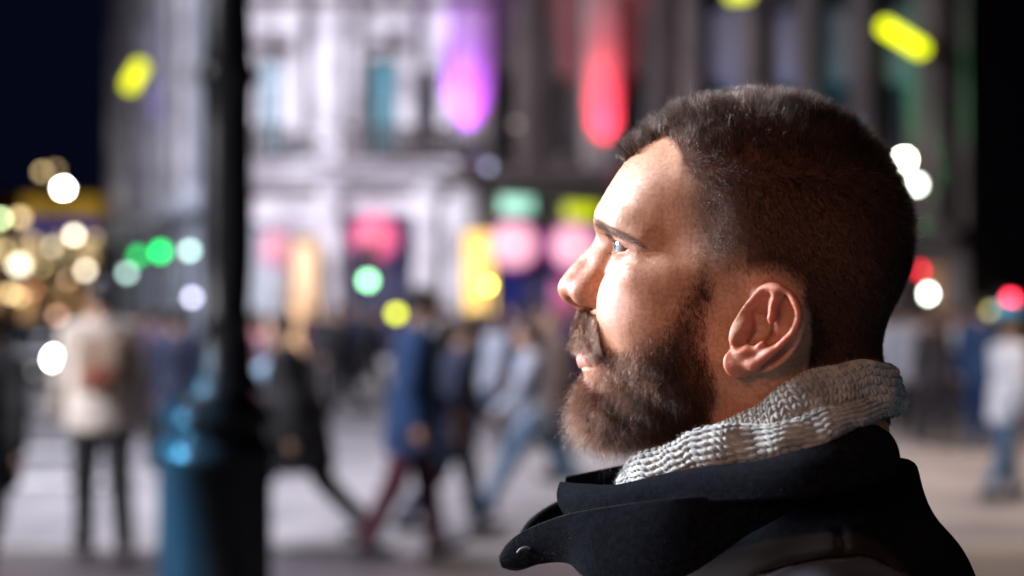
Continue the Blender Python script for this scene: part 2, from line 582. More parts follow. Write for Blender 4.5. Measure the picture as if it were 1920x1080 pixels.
def blob(c, r):
    return np.exp(-(((MV[:, 0] - c[0]) / r[0]) ** 2 + ((AY - c[1]) / r[1]) ** 2 + ((MV[:, 2] - c[2]) / r[2]) ** 2))


ear_m = np.clip((AY - 71) / 5, 0, 1) * np.clip((30 - np.abs(MV[:, 0] - EAR_C[0])) / 6, 0, 1) * np.clip((36 - np.abs(MV[:, 2] - EAR_C[2])) / 6, 0, 1)
ear_z = (ear_m > 0) & (in_poly(NPX, [(1350, 700), (1360, 660), (1395, 600), (1405, 545), (1430, 526), (1465, 526), (1496, 548), (1508, 590), (1500, 630), (1470, 670), (1410, 712), (1365, 712)]) > 0)
ear_m = ear_m * ear_z
red = 0.75 * blob((-112, 4, -22), (12, 14, 12)) + 0.45 * blob((-72, 40, -30), (22, 22, 22)) + 0.6 * blob((-72, 44, 2), (8, 8, 7)) + 0.55 * ear_m
lips_m = np.clip(in_poly(NPX, [(1072, 655), (1104, 653), (1112, 662), (1110, 680), (1088, 687), (1072, 684)]) / 3 + 0.5, 0, 1) * (AY < 26)
stub = np.clip(np.maximum(np.maximum(d_scalp / SC_W - 0.1, d_beard / 60 - 0.15), d_stache / 8), 0, 1)


def skin_material():
    m, nt, b = new_mat("skin")
    L = nt.links
    tc = N(nt, 'ShaderNodeTexCoord')
    n1 = N(nt, 'ShaderNodeTexNoise'); n1.inputs['Scale'].default_value = 55; n1.inputs['Detail'].default_value = 6
    n2 = N(nt, 'ShaderNodeTexNoise'); n2.inputs['Scale'].default_value = 1400; n2.inputs['Detail'].default_value = 3
    vo = N(nt, 'ShaderNodeTexVoronoi'); vo.inputs['Scale'].default_value = 1900
    for n in (n1, n2, vo): L.new(tc.outputs['Object'], n.inputs['Vector'])
    base = N(nt, 'ShaderNodeMix', data_type='RGBA')
    base.inputs[6].default_value = (0.55, 0.295, 0.195, 1); base.inputs[7].default_value = (0.39, 0.17, 0.10, 1)
    mr = N(nt, 'ShaderNodeMapRange'); mr.inputs[1].default_value = 0.35; mr.inputs[2].default_value = 0.7
    n3 = N(nt, 'ShaderNodeTexNoise'); n3.inputs['Scale'].default_value = 420; n3.inputs['Detail'].default_value = 4
    L.new(tc.outputs['Object'], n3.inputs['Vector'])
    av = N(nt, 'ShaderNodeMath', operation='MULTIPLY_ADD'); av.inputs[1].default_value = 0.9; L.new(n3.outputs[0], av.inputs[0])
    sc_ = N(nt, 'ShaderNodeMath', operation='MULTIPLY_ADD'); sc_.inputs[1].default_value = 0.7; sc_.inputs[2].default_value = -0.28; L.new(n1.outputs[0], sc_.inputs[0]); L.new(sc_.outputs[0], av.inputs[2])
    L.new(av.outputs[0], mr.inputs[0]); L.new(mr.outputs[0], base.inputs[0])
    def mixa(prev, attr, col, fac=1.0):
        a = N(nt, 'ShaderNodeAttribute', attribute_name=attr)
        mu = N(nt, 'ShaderNodeMath', operation='MULTIPLY'); mu.inputs[1].default_value = fac
        L.new(a.outputs['Fac'], mu.inputs[0])
        mx = N(nt, 'ShaderNodeMix', data_type='RGBA'); mx.inputs[7].default_value = (*col, 1)
        L.new(mu.outputs[0], mx.inputs[0]); L.new(prev, mx.inputs[6])
        return mx.outputs[2]
    c = mixa(base.outputs[2], "redness", (0.40, 0.105, 0.07))
    c = mixa(c, "lips", (0.52, 0.20, 0.18), 0.85)
    c = mixa(c, "stubble", (0.055, 0.024, 0.017), 0.92)
    c = mixa(c, "brows", (0.06, 0.03, 0.02), 0.5)
    L.new(c, b.inputs['Base Color'])
    ro = N(nt, 'ShaderNodeMapRange'); ro.inputs[3].default_value = 0.34; ro.inputs[4].default_value = 0.60
    L.new(n2.outputs[0], ro.inputs[0]); L.new(ro.outputs[0], b.inputs['Roughness'])
    sa = N(nt, 'ShaderNodeAttribute', attribute_name="stubble")
    sm = N(nt, 'ShaderNodeMapRange'); sm.inputs[3].default_value = 0.42; sm.inputs[4].default_value = 0.08
    L.new(sa.outputs['Fac'], sm.inputs[0]); L.new(sm.outputs[0], b.inputs['Specular IOR Level'])
    ea = N(nt, 'ShaderNodeAttribute', attribute_name='ear'); em = N(nt, 'ShaderNodeMapRange'); em.inputs[3].default_value = 0.10; em.inputs[4].default_value = 0.65
    L.new(ea.outputs['Fac'], em.inputs[0]); L.new(em.outputs[0], b.inputs['Subsurface Weight'])
    b.inputs['Subsurface Radius'].default_value = (1.0, 0.35, 0.18)
    b.inputs['Subsurface Scale'].default_value = 0.006
    ad = N(nt, 'ShaderNodeMath', operation='ADD'); L.new(n2.outputs[0], ad.inputs[0])
    mu = N(nt, 'ShaderNodeMath', operation='MULTIPLY'); mu.inputs[1].default_value = 0.8
    L.new(vo.outputs['Distance'], mu.inputs[0]); L.new(mu.outputs[0], ad.inputs[1])
    bp = N(nt, 'ShaderNodeBump'); bp.inputs['Strength'].default_value = 0.6; bp.inputs['Distance'].default_value = 0.00026
    L.new(ad.outputs[0], bp.inputs['Height']); L.new(bp.outputs[0], b.inputs['Normal'])
    return m


BROW_LINE = catmull([pl(1119, 415, -4), pl(1130, 424, -14), pl(1148, 433, -24), pl(1172, 446, -37), pl(1196, 459, -44), pl(1212, 467, -48)], 6)
BROW_W = np.interp(np.linspace(0, 1, len(BROW_LINE)), [0, .2, .6, 1], [4.2, 4.8, 3.4, 1.2])


def brow_d(P):
    Q = np.array(P, float); Q[:, 1] = -np.abs(Q[:, 1])
    best = np.full(len(Q), 1e9); tt = np.zeros(len(Q)); side = np.zeros(len(Q))
    for i in range(len(BROW_LINE)):
        dd = np.linalg.norm(Q - BROW_LINE[i], axis=1) - BROW_W[i]
        m = dd < best
        best[m] = dd[m]; tt[m] = i / (len(BROW_LINE) - 1)
    return best, tt


BROW = [(1112, 408), (1124, 409), (1142, 419), (1166, 432), (1192, 446), (1214, 462), (1212, 468), (1190, 459), (1166, 449), (1145, 441), (1128, 432), (1112, 424)]
d_brow = np.where(AY < 56, in_poly(NPX, BROW), -50.0)
brow_m = np.clip(d_brow / 5 + 0.3, 0, 1)
SKIN = skin_material()
body = np_mesh("body", W(MV), MF, SKIN, man, attrs={"redness": np.clip(red, 0, 1), "lips": lips_m, "stubble": stub, "brows": brow_m, "ear": ear_m})


# ------------------------------------------------------------------ eyes
def make_eye(sgn):
    gaze = Vector((-1.0, -0.30, 0.24)).normalized()
    n, mrow = 48, 40
    V = []; F = []
    up = Vector((0, 1, 0)); s2 = gaze.cross(up).normalized()
    for i in range(mrow + 1):
        th = math.pi * i / mrow
        r = EYE_R
        # cornea: a steeper cap over the front of the ball
        if th < 0.55: r += 0.9 * (0.5 + 0.5 * math.cos(th / 0.55 * math.pi))
        for j in range(n):
            ph = 2 * math.pi * j / n
            v = gaze * math.cos(th) + (up * math.cos(ph) + s2 * math.sin(ph)) * math.sin(th)
            V.append(v * r)
    for i in range(mrow):
        for j in range(n):
            a, b_ = i * n + j, i * n + (j + 1) % n
            F.append((a, a + n, b_ + n, b_))
    c = EYE_C.copy(); c[1] *= -sgn
    V = np.array(V) + c
    ang = np.degrees(np.arccos(np.clip(((V - c) / np.linalg.norm(V - c, axis=1, keepdims=True)) @ np.array(gaze), -1, 1)))
    o = np_mesh("eye", W(V), F, EYE_M, man, attrs={"ang": ang})
    return o


EYE_M, _nt, _b = new_mat("eyeball")
_a = N(_nt, 'ShaderNodeAttribute', attribute_name="ang")
_mr = N(_nt, 'ShaderNodeMapRange'); _mr.inputs[2].default_value = 90
_cr = N(_nt, 'ShaderNodeValToRGB')
_e = _cr.color_ramp.elements
_e[0].position = 0.0; _e[0].color = (0.005, 0.005, 0.007, 1)
_e[1].position = 1.0; _e[1].color = (0.20, 0.045, 0.035, 1)
for pos, c in ((0.10, (0.005, 0.005, 0.007)), (0.12, (0.05, 0.065, 0.07)), (0.23, (0.085, 0.12, 0.14)), (0.29, (0.05, 0.07, 0.09)), (0.33, (0.32, 0.33, 0.36)), (0.55, (0.25, 0.19, 0.19)), (0.78, (0.24, 0.07, 0.055))):
    el = _e.new(pos); el.color = (*c, 1)
_nt.links.new(_a.outputs['Fac'], _mr.inputs[0]); _nt.links.new(_mr.outputs[0], _cr.inputs[0])
_nt.links.new(_cr.outputs[0], _b.inputs['Base Color'])
_b.inputs['Roughness'].default_value = 0.06; _b.inputs['Coat Weight'].default_value = 1.0; _b.inputs['Coat Roughness'].default_value = 0.02
make_eye(1); make_eye(-1)


# ------------------------------------------------------------------ hair
def hair_mat(name, col, rough=0.32, rnd=0.35, coat=0.0):
    m = bpy.data.materials.new(name); m.use_nodes = True
    nt = m.node_tree; nt.nodes.clear()
    out = N(nt, 'ShaderNodeOutputMaterial')
    h = N(nt, 'ShaderNodeBsdfHairPrincipled'); h.parametrization = 'COLOR'
    h.inputs['Color'].default_value = (*col, 1)
    h.inputs['Roughness'].default_value = rough
    h.inputs['Radial Roughness'].default_value = 0.4
    h.inputs['IOR'].default_value = 1.28
    hi = N(nt, 'ShaderNodeHairInfo'); cr = N(nt, 'ShaderNodeValToRGB')
    cr.color_ramp.elements[0].color = (*[c * 0.45 for c in col], 1); cr.color_ramp.elements[1].color = (*[min(1, c * 5.0) for c in col], 1)
    el = cr.color_ramp.elements.new(0.86); el.color = (*col, 1)
    nt.links.new(hi.outputs['Random'], cr.inputs[0]); nt.links.new(cr.outputs[0], h.inputs['Color'])
    nt.links.new(h.outputs[0], out.inputs[0])
    return m


def strands(name, PTS, r0, r1, mat, parent):
    """PTS (n, k, 3) in the man's frame (mm); radii in mm."""
    n, k, _ = PTS.shape
    hc = bpy.data.hair_curves.new(name)
    hc.add_curves([k] * n)
    P = W(PTS.reshape(-1, 3)).astype(np.float32)
    hc.attributes["position"].data.foreach_set("vector", P.ravel())
    t = np.linspace(0, 1, k) ** 1.5
    rr = ((r0 * (1 - t) + r1 * t) * 0.001)[None] * RNG.uniform(0.75, 1.25, (n, 1))
    ra = hc.attributes.get("radius") or hc.attributes.new("radius", 'FLOAT', 'POINT')
    ra.data.foreach_set("value", rr.astype(np.float32).ravel())
    hc.materials.append(mat)
    o = bpy.data.objects.new(name, hc)
    COL.objects.link(o); o.parent = parent
    return o


TRI = np.vstack([MF[:, [0, 1, 2]], MF[:, [0, 2, 3]]])
_A = MV[TRI[:, 0]]; _B = MV[TRI[:, 1]]; _C = MV[TRI[:, 2]]
TRI_A = 0.5 * np.linalg.norm(np.cross(_B - _A, _C - _A), axis=1)
TRI_C = (_A + _B + _C) / 3


def roots(dens_v):
    """Random points on the skin; dens_v is hairs per mm2 at every vertex."""
    w = TRI_A * dens_v[TRI].mean(1)
    n = RNG.poisson(w)
    idx = np.repeat(np.arange(len(TRI)), n)
    r1 = np.sqrt(RNG.random(len(idx))); r2 = RNG.random(len(idx))
    a, b, c = 1 - r1, r1 * (1 - r2), r1 * r2
    T = TRI[idx]
    P = MV[T[:, 0]] * a[:, None] + MV[T[:, 1]] * b[:, None] + MV[T[:, 2]] * c[:, None]
    Nn = MN[T[:, 0]] * a[:, None] + MN[T[:, 1]] * b[:, None] + MN[T[:, 2]] * c[:, None]
    return P, Nn / np.linalg.norm(Nn, axis=1, keepdims=True)


def wob(P, s, seed):
    """Smooth vector noise in [-1, 1] (sums of sines), wavelength about s mm."""
    g = np.random.default_rng(seed)
    out = np.zeros_like(P)
    for _ in range(5):
        K = g.normal(size=(3, 3)) * (2 * math.pi / s) * g.uniform(0.5, 1.3)
        out += np.sin(P @ K.T + g.uniform(0, 6.28, 3))
    return out / 2.6


def grow(P, Nn, L, d0, d1, k=7, jit=0.15, bend=0.0, clump=0.0, cl_n=0, wave=0.0, clw=None):
    n = len(P)
    J = RNG.normal(size=(n, 3)) * jit
    J2 = RNG.normal(size=(n, 3)) * bend
    PT = np.zeros((n, k, 3)); PT[:, 0] = P - Nn * 0.4
    seg = (L / (k - 1))[:, None]
    ph = RNG.uniform(0, 6.28, (n, 1)); ax = unit(np.cross(d1, RNG.normal(size=(n, 3))))
    for i in range(1, k):
        t = (i - 0.5) / (k - 1)
        d = unit(d0) * (1 - t) + unit(d1) * t + J + J2 * t
        if wave: d = d + ax * np.sin(ph + t * 9.0) * wave
        PT[:, i] = PT[:, i - 1] + unit(d) * seg
    if clump and cl_n:
        C = RNG.choice(n, min(cl_n, n), replace=False)
        near = np.zeros(n, int)
        for s in range(0, n, 4000):
            D = ((P[s:s + 4000, None, :] - P[C][None]) ** 2).sum(2)
            near[s:s + 4000] = C[D.argmin(1)]
        t = (np.linspace(0, 1, k) ** 1.4)[None, :, None] * clump * RNG.uniform(0.2, 1.2, (n, 1, 1)) * (1.0 if clw is None else clw[:, None, None])
        rel = PT - PT[:, :1]
        tgt = PT[near]
        PT = PT * (1 - t) + tgt * t
    return PT


far = np.where(MV[:, 1] > 25, 0.45, 1.0)
HAIR_DARK = hair_mat("hair_dark", (0.0088, 0.0044, 0.0034), 0.22)
HAIR_BEARD = hair_mat("hair_beard", (0.030, 0.0105, 0.0060), 0.24)

# scalp: long on top, clipped at the sides and back
top_line = [(1100, 320), (1180, 300), (1235, 268), (1290, 300), (1340, 322), (1420, 330), (1520, 330), (1590, 350), (1650, 400), (1690, 460), (1730, 520), (1900, 500), (1800, 60), (1200, 40), (1000, 200)]
d_top = in_poly(NPX, top_line)
rag = wob(MV, 7, 41)[:, 0] * 5 + wob(MV, 19, 42)[:, 0] * 4
edge = np.clip((d_scalp + rag * (NPX[:, 1] < 420)) / (SC_W * np.where(NPX[:, 0] > 1238, np.interp(NPX[:, 1], [290, 350], [2.6, 0.9]), 0.9)), 0.03, 1) ** 1.3
fade = np.clip((NPX[:, 0] - 1250) / 90, 0.25, 1)
dens = edge * (d_scalp > -9 * (NPX[:, 1] < 340)) * 1.9 * np.where(d_top > 0, 0.60 + 1.1 * np.clip((1290 - NPX[:, 0]) / 60, 0, 1) * (NPX[:, 1] < 330), np.clip((NPX[:, 0] - 1290) / 60, 0.3, 1.25)) * far * (ear_m < 0.05) * (MV[:, 2] > -112)
P, Nn = roots(dens)
px = near_px(P)
dt = in_poly(px, top_line)
up = np.clip((dt + 25) / 85.0, 0, 1)
up = up * up * (3 - 2 * up)
frontness = np.clip((1350 - px[:, 0]) / 150, 0, 1)
backness = np.clip((px[:, 0] - 1560) / 120, 0, 1)
L = 3.2 + 1.8 * np.clip((dt + 90) / 90, 0, 1) + 6.5 * up ** 0.8 * (1 - 0.45 * backness) + 11.0 * up * frontness
L *= np.where(px[:, 0] < 1340, np.clip(0.35 + (px[:, 0] - 1240) / 110, 0.35, 1) * (1 - up) + up, 1)
fringe = np.clip((1320 - px[:, 0]) / 90, 0, 1) * np.clip((325 - px[:, 1]) / 25, 0, 1)
L = np.maximum(L, (9 + 6.0 * fringe) * (fringe > 0.05) * RNG.uniform(0.8, 1.1, len(P)))
L *= RNG.uniform(0.65, 1.15, len(P))
ds_ = in_poly(px, SCALP)
L *= np.where((px[:, 0] > 1238) & (px[:, 0] < 1420), np.clip(0.40 + ds_ / 45, 0.40, 1), 1)
sgn = np.sign(P[:, 1] + 1e-6)[:, None]
X = np.array([1.0, 0, 0]); Z = np.array([0, 0, 1.0])
side_comb = X * 0.35 - Z * 1.0                              # clipped sides lie back and down
top_comb = X * -0.25 + Z * 0.9
sweep = X * 0.9 + Z * 0.15                                  # swept back off the temple
front_comb = X * (-0.14 - 0.26 * np.clip((1250 - px[:, 0]) / 60, 0, 1))[:, None] + Z * 0.70
up = np.maximum(up, fringe); frontness = np.maximum(frontness * np.clip((48 - np.abs(P[:, 1])) / 20, 0, 1), fringe)
u1 = up[:, None]; f1 = frontness[:, None]; b1 = backness[:, None]
mid = np.clip(1 - np.abs(up - 0.35) / 0.35, 0, 1)[:, None]
comb = side_comb * (1 - u1) + top_comb * u1
comb = comb * (1 - mid * 0.7) + sweep * mid * 0.7
comb = comb * (1 - f1 * u1) + front_comb * f1 * u1
comb = comb * (1 - b1) + (X * 0.3 - Z * 0.8) * b1
comb = comb + wob(P, 30, 3) * (0.12 + 0.25 * u1)
d0 = Nn * (0.55 + 0.35 * u1) + comb * 0.55
d1 = Nn * (0.12 + 0.45 * u1 * (1 - f1)) + comb * 1.0
HP = grow(P, Nn, L, d0, d1, k=7, jit=0.15, bend=0.42, clump=0.5, cl_n=4500, wave=0.12, clw=np.clip(up * 1.6 - 0.3, 0, 1))
strands("hair", HP, 0.070, 0.014, HAIR_DARK, man)

# beard
fcheek = np.clip(d_beard / 26, 0, 1) * np.clip((NPX[:, 1] - 420) / 130, 0.65, 1)
side_b = np.clip((1300 - NPX[:, 0]) / 60, 0, 1)
dens = np.clip(d_beard / 9, 0, 1) * (0.22 + 0.78 * fcheek) * 1.7 * np.where(MV[:, 1] > 25, 0.5, 1.0) * (ear_m < 0.05) * (MV[:, 2] > -150)
soul = 0.6 * np.exp(-(((NPX[:, 0] - 1100) / 22) ** 2 + ((NPX[:, 1] - 703) / 16) ** 2))
dens = dens * (1 - 0.6 * soul)
P, Nn = roots(dens)
px = near_px(P)
db = in_poly(px, BEARD)
chin = np.clip((px[:, 1] - 690) / 90, 0, 1) * np.clip((1300 - px[:, 0]) / 120, 0, 1)
jaw = np.clip((px[:, 1] - 600) / 120, 0, 1)
L = 2.4 + 8.0 * jaw + 9.5 * chin + 4.5 * np.clip(db / 40, 0, 1)
L = L * (1 - 0.55 * np.clip((px[:, 1] - 560) / -40, 0, 1)) * RNG.uniform(0.6, 1.15, len(P))
c1 = chin[:, None]; j1 = jaw[:, None]
frontb = np.clip((1150 - px[:, 0]) / 70, 0, 1)[:, None]
down = -Z * 1.0 + X * (0.18 * (1 - frontb) - 0.30 * frontb)
down = down + wob(P, 22, 9) * 0.28
d0 = Nn * 0.75 + down * 0.7
d1 = Nn * (0.10 + 0.25 * (1 - c1)) + down
BP = grow(P, Nn, L, d0, d1, k=8, jit=0.20, bend=0.60, clump=0.40, cl_n=3800, wave=0.42)
strands("beard", BP, 0.072, 0.018, HAIR_BEARD, man)

# wiry strays over beard and crown; the crown's pale colour paints in its highlights
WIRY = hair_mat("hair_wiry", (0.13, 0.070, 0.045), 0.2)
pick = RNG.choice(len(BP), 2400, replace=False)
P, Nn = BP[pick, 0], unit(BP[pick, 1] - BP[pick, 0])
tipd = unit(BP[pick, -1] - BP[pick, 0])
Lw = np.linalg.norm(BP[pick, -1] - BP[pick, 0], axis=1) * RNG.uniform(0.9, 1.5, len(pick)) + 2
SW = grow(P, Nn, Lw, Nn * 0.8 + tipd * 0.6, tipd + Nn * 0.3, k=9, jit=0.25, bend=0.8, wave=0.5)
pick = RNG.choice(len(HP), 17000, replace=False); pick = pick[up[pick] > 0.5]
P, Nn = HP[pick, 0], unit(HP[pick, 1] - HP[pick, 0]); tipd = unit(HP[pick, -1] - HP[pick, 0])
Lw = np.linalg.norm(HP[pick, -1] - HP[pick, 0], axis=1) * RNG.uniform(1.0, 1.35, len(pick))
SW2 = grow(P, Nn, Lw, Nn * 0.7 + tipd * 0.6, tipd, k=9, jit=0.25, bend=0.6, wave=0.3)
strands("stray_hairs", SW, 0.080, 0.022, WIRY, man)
strands("highlight_hairs", SW2, 0.085, 0.020, hair_mat("hair_painted_highlight", (0.20, 0.125, 0.09), 0.2), man)

# moustache
dens = np.clip(d_stache / 5, 0, 1) * 4.6 * (AY < 38) * (MV[:, 0] < -76) * (MV[:, 2] < -33.5)
P, Nn = roots(dens)
lat = np.clip(np.abs(P[:, 1]) / 24, 0, 1)[:, None]
sg = np.sign(P[:, 1])[:, None]
down = -Z * 1.0 + X * (0.45 * lat - 0.10) + np.array([0, 1.0, 0]) * sg * 0.55 * (1 - 0.4 * lat)
down = down + wob(P, 12, 5) * 0.2
L = RNG.uniform(8, 14, len(P)) * np.clip(0.55 + 0.45 * (-P[:, 2] - 36) / 16, 0.55, 1.0)
MP = grow(P, Nn, L, Nn * 1.0 + down * 0.6, Nn * 0.12 + down, k=7, jit=0.13, bend=0.2, clump=0.4, cl_n=260, wave=0.12)
strands("moustache", MP, 0.075, 0.020, hair_mat("hair_moustache", (0.036, 0.0135, 0.0080), 0.26), man)

# eyebrows
dens = np.clip(d_brow / 6 + 0.1, 0, 1) * 1.7
P, Nn = roots(dens)
_, tb = brow_d(P)
i0 = np.clip((tb * (len(BROW_LINE) - 2)).astype(int), 0, len(BROW_LINE) - 2)
tg = unit(BROW_LINE[i0 + 1] - BROW_LINE[i0]); tg[:, 1] *= -np.sign(P[:, 1])
dirb = tg + Z * (0.55 * (1 - tb) - 0.35 * tb)[:, None]
EP = grow(P, Nn, RNG.uniform(4, 8, len(P)), Nn * 0.6 + dirb * 0.8, Nn * 0.05 + dirb, k=5, jit=0.15, bend=0.1)
strands("eyebrows", EP, 0.05, 0.012, HAIR_DARK, man)

# eyelashes, rooted along the lid edges
ls = []
for sg_ in (-1, 1):
    for upper in (True, False):
        n = 110 if upper else 50
        u = RNG.uniform(-0.85, 0.97, n)
        a = 31 + 18.6 * u
        cz = 7.2 - 4.4 * np.clip(u, 0, 1) ** 2 + 1.5 * np.clip(-u, 0, 1) ** 2
        hh = 5.0 * np.maximum(1 - u * u, 0) ** 0.55
        z = cz + (hh if upper else -hh)
        xx = EYE_C[0] - 14.8 * np.sqrt(np.maximum(1 - ((a - EYE_C[1]) / 18.0) ** 2 - ((z - EYE_C[2]) / 14.8) ** 2, 0.02))
        Pr = np.stack([xx, sg_ * a, z], 1)
        dn = unit(np.stack([np.full(n, -1.0), sg_ * u * 0.8, np.full(n, -0.15 if upper else -0.5)], 1))
        d1 = dn + (Z * 1.1 if upper else -Z * 0.4)
        ls.append(grow(Pr, dn * 0, RNG.uniform(5.5, 8.5, n) * (1 if upper else 0.6), dn, d1, k=6, jit=0.08))
strands("eyelashes", np.vstack(ls), 0.07, 0.015, HAIR_DARK, man)

# fine vellus and stubble over cheek, temple and neck: catches the light as points
dens = ((d_scalp < 0) & (d_beard < 0) & (MV[:, 1] < 5) & (AY > 20)) * (0.10 + 0.5 * np.clip((d_beard + 40) / 40, 0, 1) + 0.45 * np.clip((d_scalp + 50) / 50, 0, 1)) * (MV[:, 2] > -80)
dens = dens * (ear_m < 0.05) * (in_poly(NPX, [(1110, 400), (1235, 400), (1240, 500), (1110, 500)]) < 0) * (MV[:, 0] > -92)
P, Nn = roots(dens)
VP = grow(P, Nn, RNG.uniform(0.8, 2.4, len(P)), Nn * 0.8 + (X * 0.2 - Z * 0.6), Nn * 0.2 - Z + X * 0.3, k=4, jit=0.3)
strands("stubble", VP, 0.028, 0.010, hair_mat("hair_fair", (0.25, 0.11, 0.04), 0.25), man)
print("HAIRS", len(HP), len(BP), len(MP), len(EP), len(VP))
clock("hair")
# ------------------------------------------------------------------ knitted scarf
def smooth_closed(S, n):
    """Periodic Catmull-Rom through rows of S (m, d), n points."""
    S = np.asarray(S, float); m = len(S)
    t = np.linspace(0, m, n, endpoint=False)
    i = t.astype(int); f = (t - i)[:, None]
    p0, p1, p2, p3 = S[(i - 1) % m], S[i % m], S[(i + 1) % m], S[(i + 2) % m]
    return 0.5 * (2 * p1 + (-p0 + p2) * f + (2 * p0 - 5 * p1 + 4 * p2 - p3) * f ** 2 + (-p0 + 3 * p1 - 3 * p2 + p3) * f ** 3)


def mirror_stations(top, bot, th):
    """Near-side stations -> closed ring (front, near side, back, far side)."""
    T = np.array([pl(*t) for t in top]); Bm = np.array([pl(*b) for b in bot])
    R_ = np.hstack([T, Bm, np.array(th, float)[:, None]])
    M = R_[1:-1][::-1].copy(); M[:, 1] *= -1; M[:, 4] *= -1
    return np.vstack([R_, M])


def knit_height(U, V, kind):
    """Height of yarn (0..1) at stitch coordinates U (along), V (across)."""
    if kind == 'purl':
        row = np.floor(V)
        u = U + 0.5 * (row % 2)
        su = (u - np.floor(u)) - 0.5; sv = (V - row) - 0.5
        tilt = sv - 0.25 * su
        h = 1 - (su / 0.50) ** 2 - (tilt / 0.42) ** 2
        su2 = su - np.sign(su); h2 = 1 - (su2 / 0.50) ** 2 - ((sv + 0.10) / 0.46) ** 2
        return np.sqrt(np.clip(np.maximum(h, h2 * 0.6), 0, 1))
    col = U - np.floor(U)
    side = np.where(col < 0.5, -1.0, 1.0)
    x = np.abs(col - 0.5) * 2                      # 0 at the wale's centre, 1 at its edge
    v = V - x * 0.62
    sv = (v - np.floor(v)) - 0.5
    h = 1 - ((x - 0.5) / 0.56) ** 2 - (sv / 0.47) ** 2
    return np.sqrt(np.clip(h, 0, 1))


def knit_ring(name, ring, nu, nv, wale, course, kind, amp, mat, parent, fold=1.0, twist=0.0):
    C = smooth_closed(ring, nu)
    T, Bm, th = C[:, :3], C[:, 3:6], C[:, 6]
    ctr = (T + Bm) / 2
    axis = np.array([20.0, 0, 0])
    ax1 = (T - Bm) / 2
    tang = np.roll(ctr, -1, 0) - np.roll(ctr, 1, 0); tang /= np.linalg.norm(tang, axis=1, keepdims=True)
    out = np.cross(ax1, tang); out /= np.linalg.norm(out, axis=1, keepdims=True)
    rad = ctr - axis; rad[:, 2] = 0
    s = np.sign((out * rad).sum(1, keepdims=True)); out *= s
    phi = np.linspace(0, 2 * math.pi, nv, endpoint=False)
    c, sn = np.cos(phi), np.sin(phi)
    c2 = np.sign(c) * np.abs(c) ** 0.75; s2 = np.sign(sn) * np.abs(sn) ** 0.85
    G = ctr[:, None, :] + ax1[:, None, :] * c2[None, :, None] + out[:, None, :] * (th[:, None] * s2[None, :])[:, :, None]
    lump = wob(G.reshape(-1, 3), 60, 21).reshape(G.shape[0], nv, 3)
    G = G + lump * 2.0
    # lengths for even stitches
    dl = np.linalg.norm(np.roll(ctr, -1, 0) - ctr, axis=1); Lc = np.concatenate([[0], np.cumsum(dl)[:-1]]); tot = dl.sum()
    nst = round(tot / wale)
    Uc = Lc / tot * nst
    d2 = np.linalg.norm(np.roll(G, -1, 1) - G, axis=2); V2 = np.concatenate([np.zeros((nu, 1)), np.cumsum(d2, 1)[:, :-1]], 1)
    per = d2.sum(1).mean(); nr = round(per / course)
    Vc = V2 / d2.sum(1)[:, None] * nr
    Uc = Uc[:, None] + twist * (Vc / nr)
    wv = wob(G.reshape(-1, 3), 34, 4).reshape(nu, nv, 3)
    Uc = Uc + wv[:, :, 0] * 0.16; Vc = Vc + wv[:, :, 1] * 0.14
    if kind == 'purl': h = knit_height(Uc, Vc, 'purl')
    else: h = knit_height(Uc, Vc, 'knit')
    gu = np.roll(G, -1, 0) - np.roll(G, 1, 0); gv = np.roll(G, -1, 1) - np.roll(G, 1, 1)
    nn = np.cross(gu, gv); nn /= np.linalg.norm(nn, axis=2, keepdims=True) + 1e-9
    sg = np.sign((nn * (G - ctr[:, None])).sum(2).mean()); nn *= sg
    fine = wob(G.reshape(-1, 3), 1.6, 8).reshape(nu, nv, 3)[:, :, 0]
    G2 = G + nn * ((h - 0.6) * amp + fine * 0.10)[:, :, None]
    i = np.arange(nu)[:, None]; j = np.arange(nv)[None]
    q = np.stack([i * nv + j, ((i + 1) % nu) * nv + j, ((i + 1) % nu) * nv + (j + 1) % nv, i * nv + (j + 1) % nv], -1).reshape(-1, 4)
    if sg < 0: q = q[:, ::-1]
    o = np_mesh(name, W(G2.reshape(-1, 3)), q, mat, parent, attrs={"yarn": h.ravel()})
    # woolly halo of loose fibres
    m = RNG.random(nu * nv) < 0.045
    m &= (G2.reshape(-1, 3)[:, 1] < 30) & (h.ravel() > 0.4)
    Pf = G2.reshape(-1, 3)[m]; Nf = nn.reshape(-1, 3)[m]
    FB = grow(Pf, Nf, RNG.uniform(1.5, 4.0, len(Pf)), Nf * 0.5 + unit(RNG.normal(size=Pf.shape)) * 0.9, unit(RNG.normal(size=Pf.shape)), k=5, jit=0.3)
    strands("wool_fuzz", FB, 0.022, 0.012, FUZZ_M, o)
    return o


FUZZ_M, _nt, _b = new_mat("wool_fibre")
_b.inputs['Base Color'].default_value = (0.55, 0.54, 0.52, 1); _b.inputs['Roughness'].default_value = 0.8
WOOL, _nt, _b = new_mat("grey_wool_knit")
_tc = N(_nt, 'ShaderNodeTexCoord')
_n = N(_nt, 'ShaderNodeTexNoise'); _n.inputs['Scale'].default_value = 120; _n.inputs['Detail'].default_value = 6
_nt.links.new(_tc.outputs['Object'], _n.inputs['Vector'])
_cr = N(_nt, 'ShaderNodeValToRGB'); _cr.color_ramp.elements[0].position = 0.3; _cr.color_ramp.elements[0].color = (0.14, 0.152, 0.165, 1)
_cr.color_ramp.elements[1].position = 0.68; _cr.color_ramp.elements[1].color = (0.38, 0.385, 0.375, 1)
_nt.links.new(_n.outputs[0], _cr.inputs[0]); _nt.links.new(_cr.outputs[0], _b.inputs['Base Color'])
_b.inputs['Roughness'].default_value = 0.85; _b.inputs['Sheen Weight'].default_value = 0.3
_n2 = N(_nt, 'ShaderNodeTexNoise'); _n2.inputs['Scale'].default_value = 900
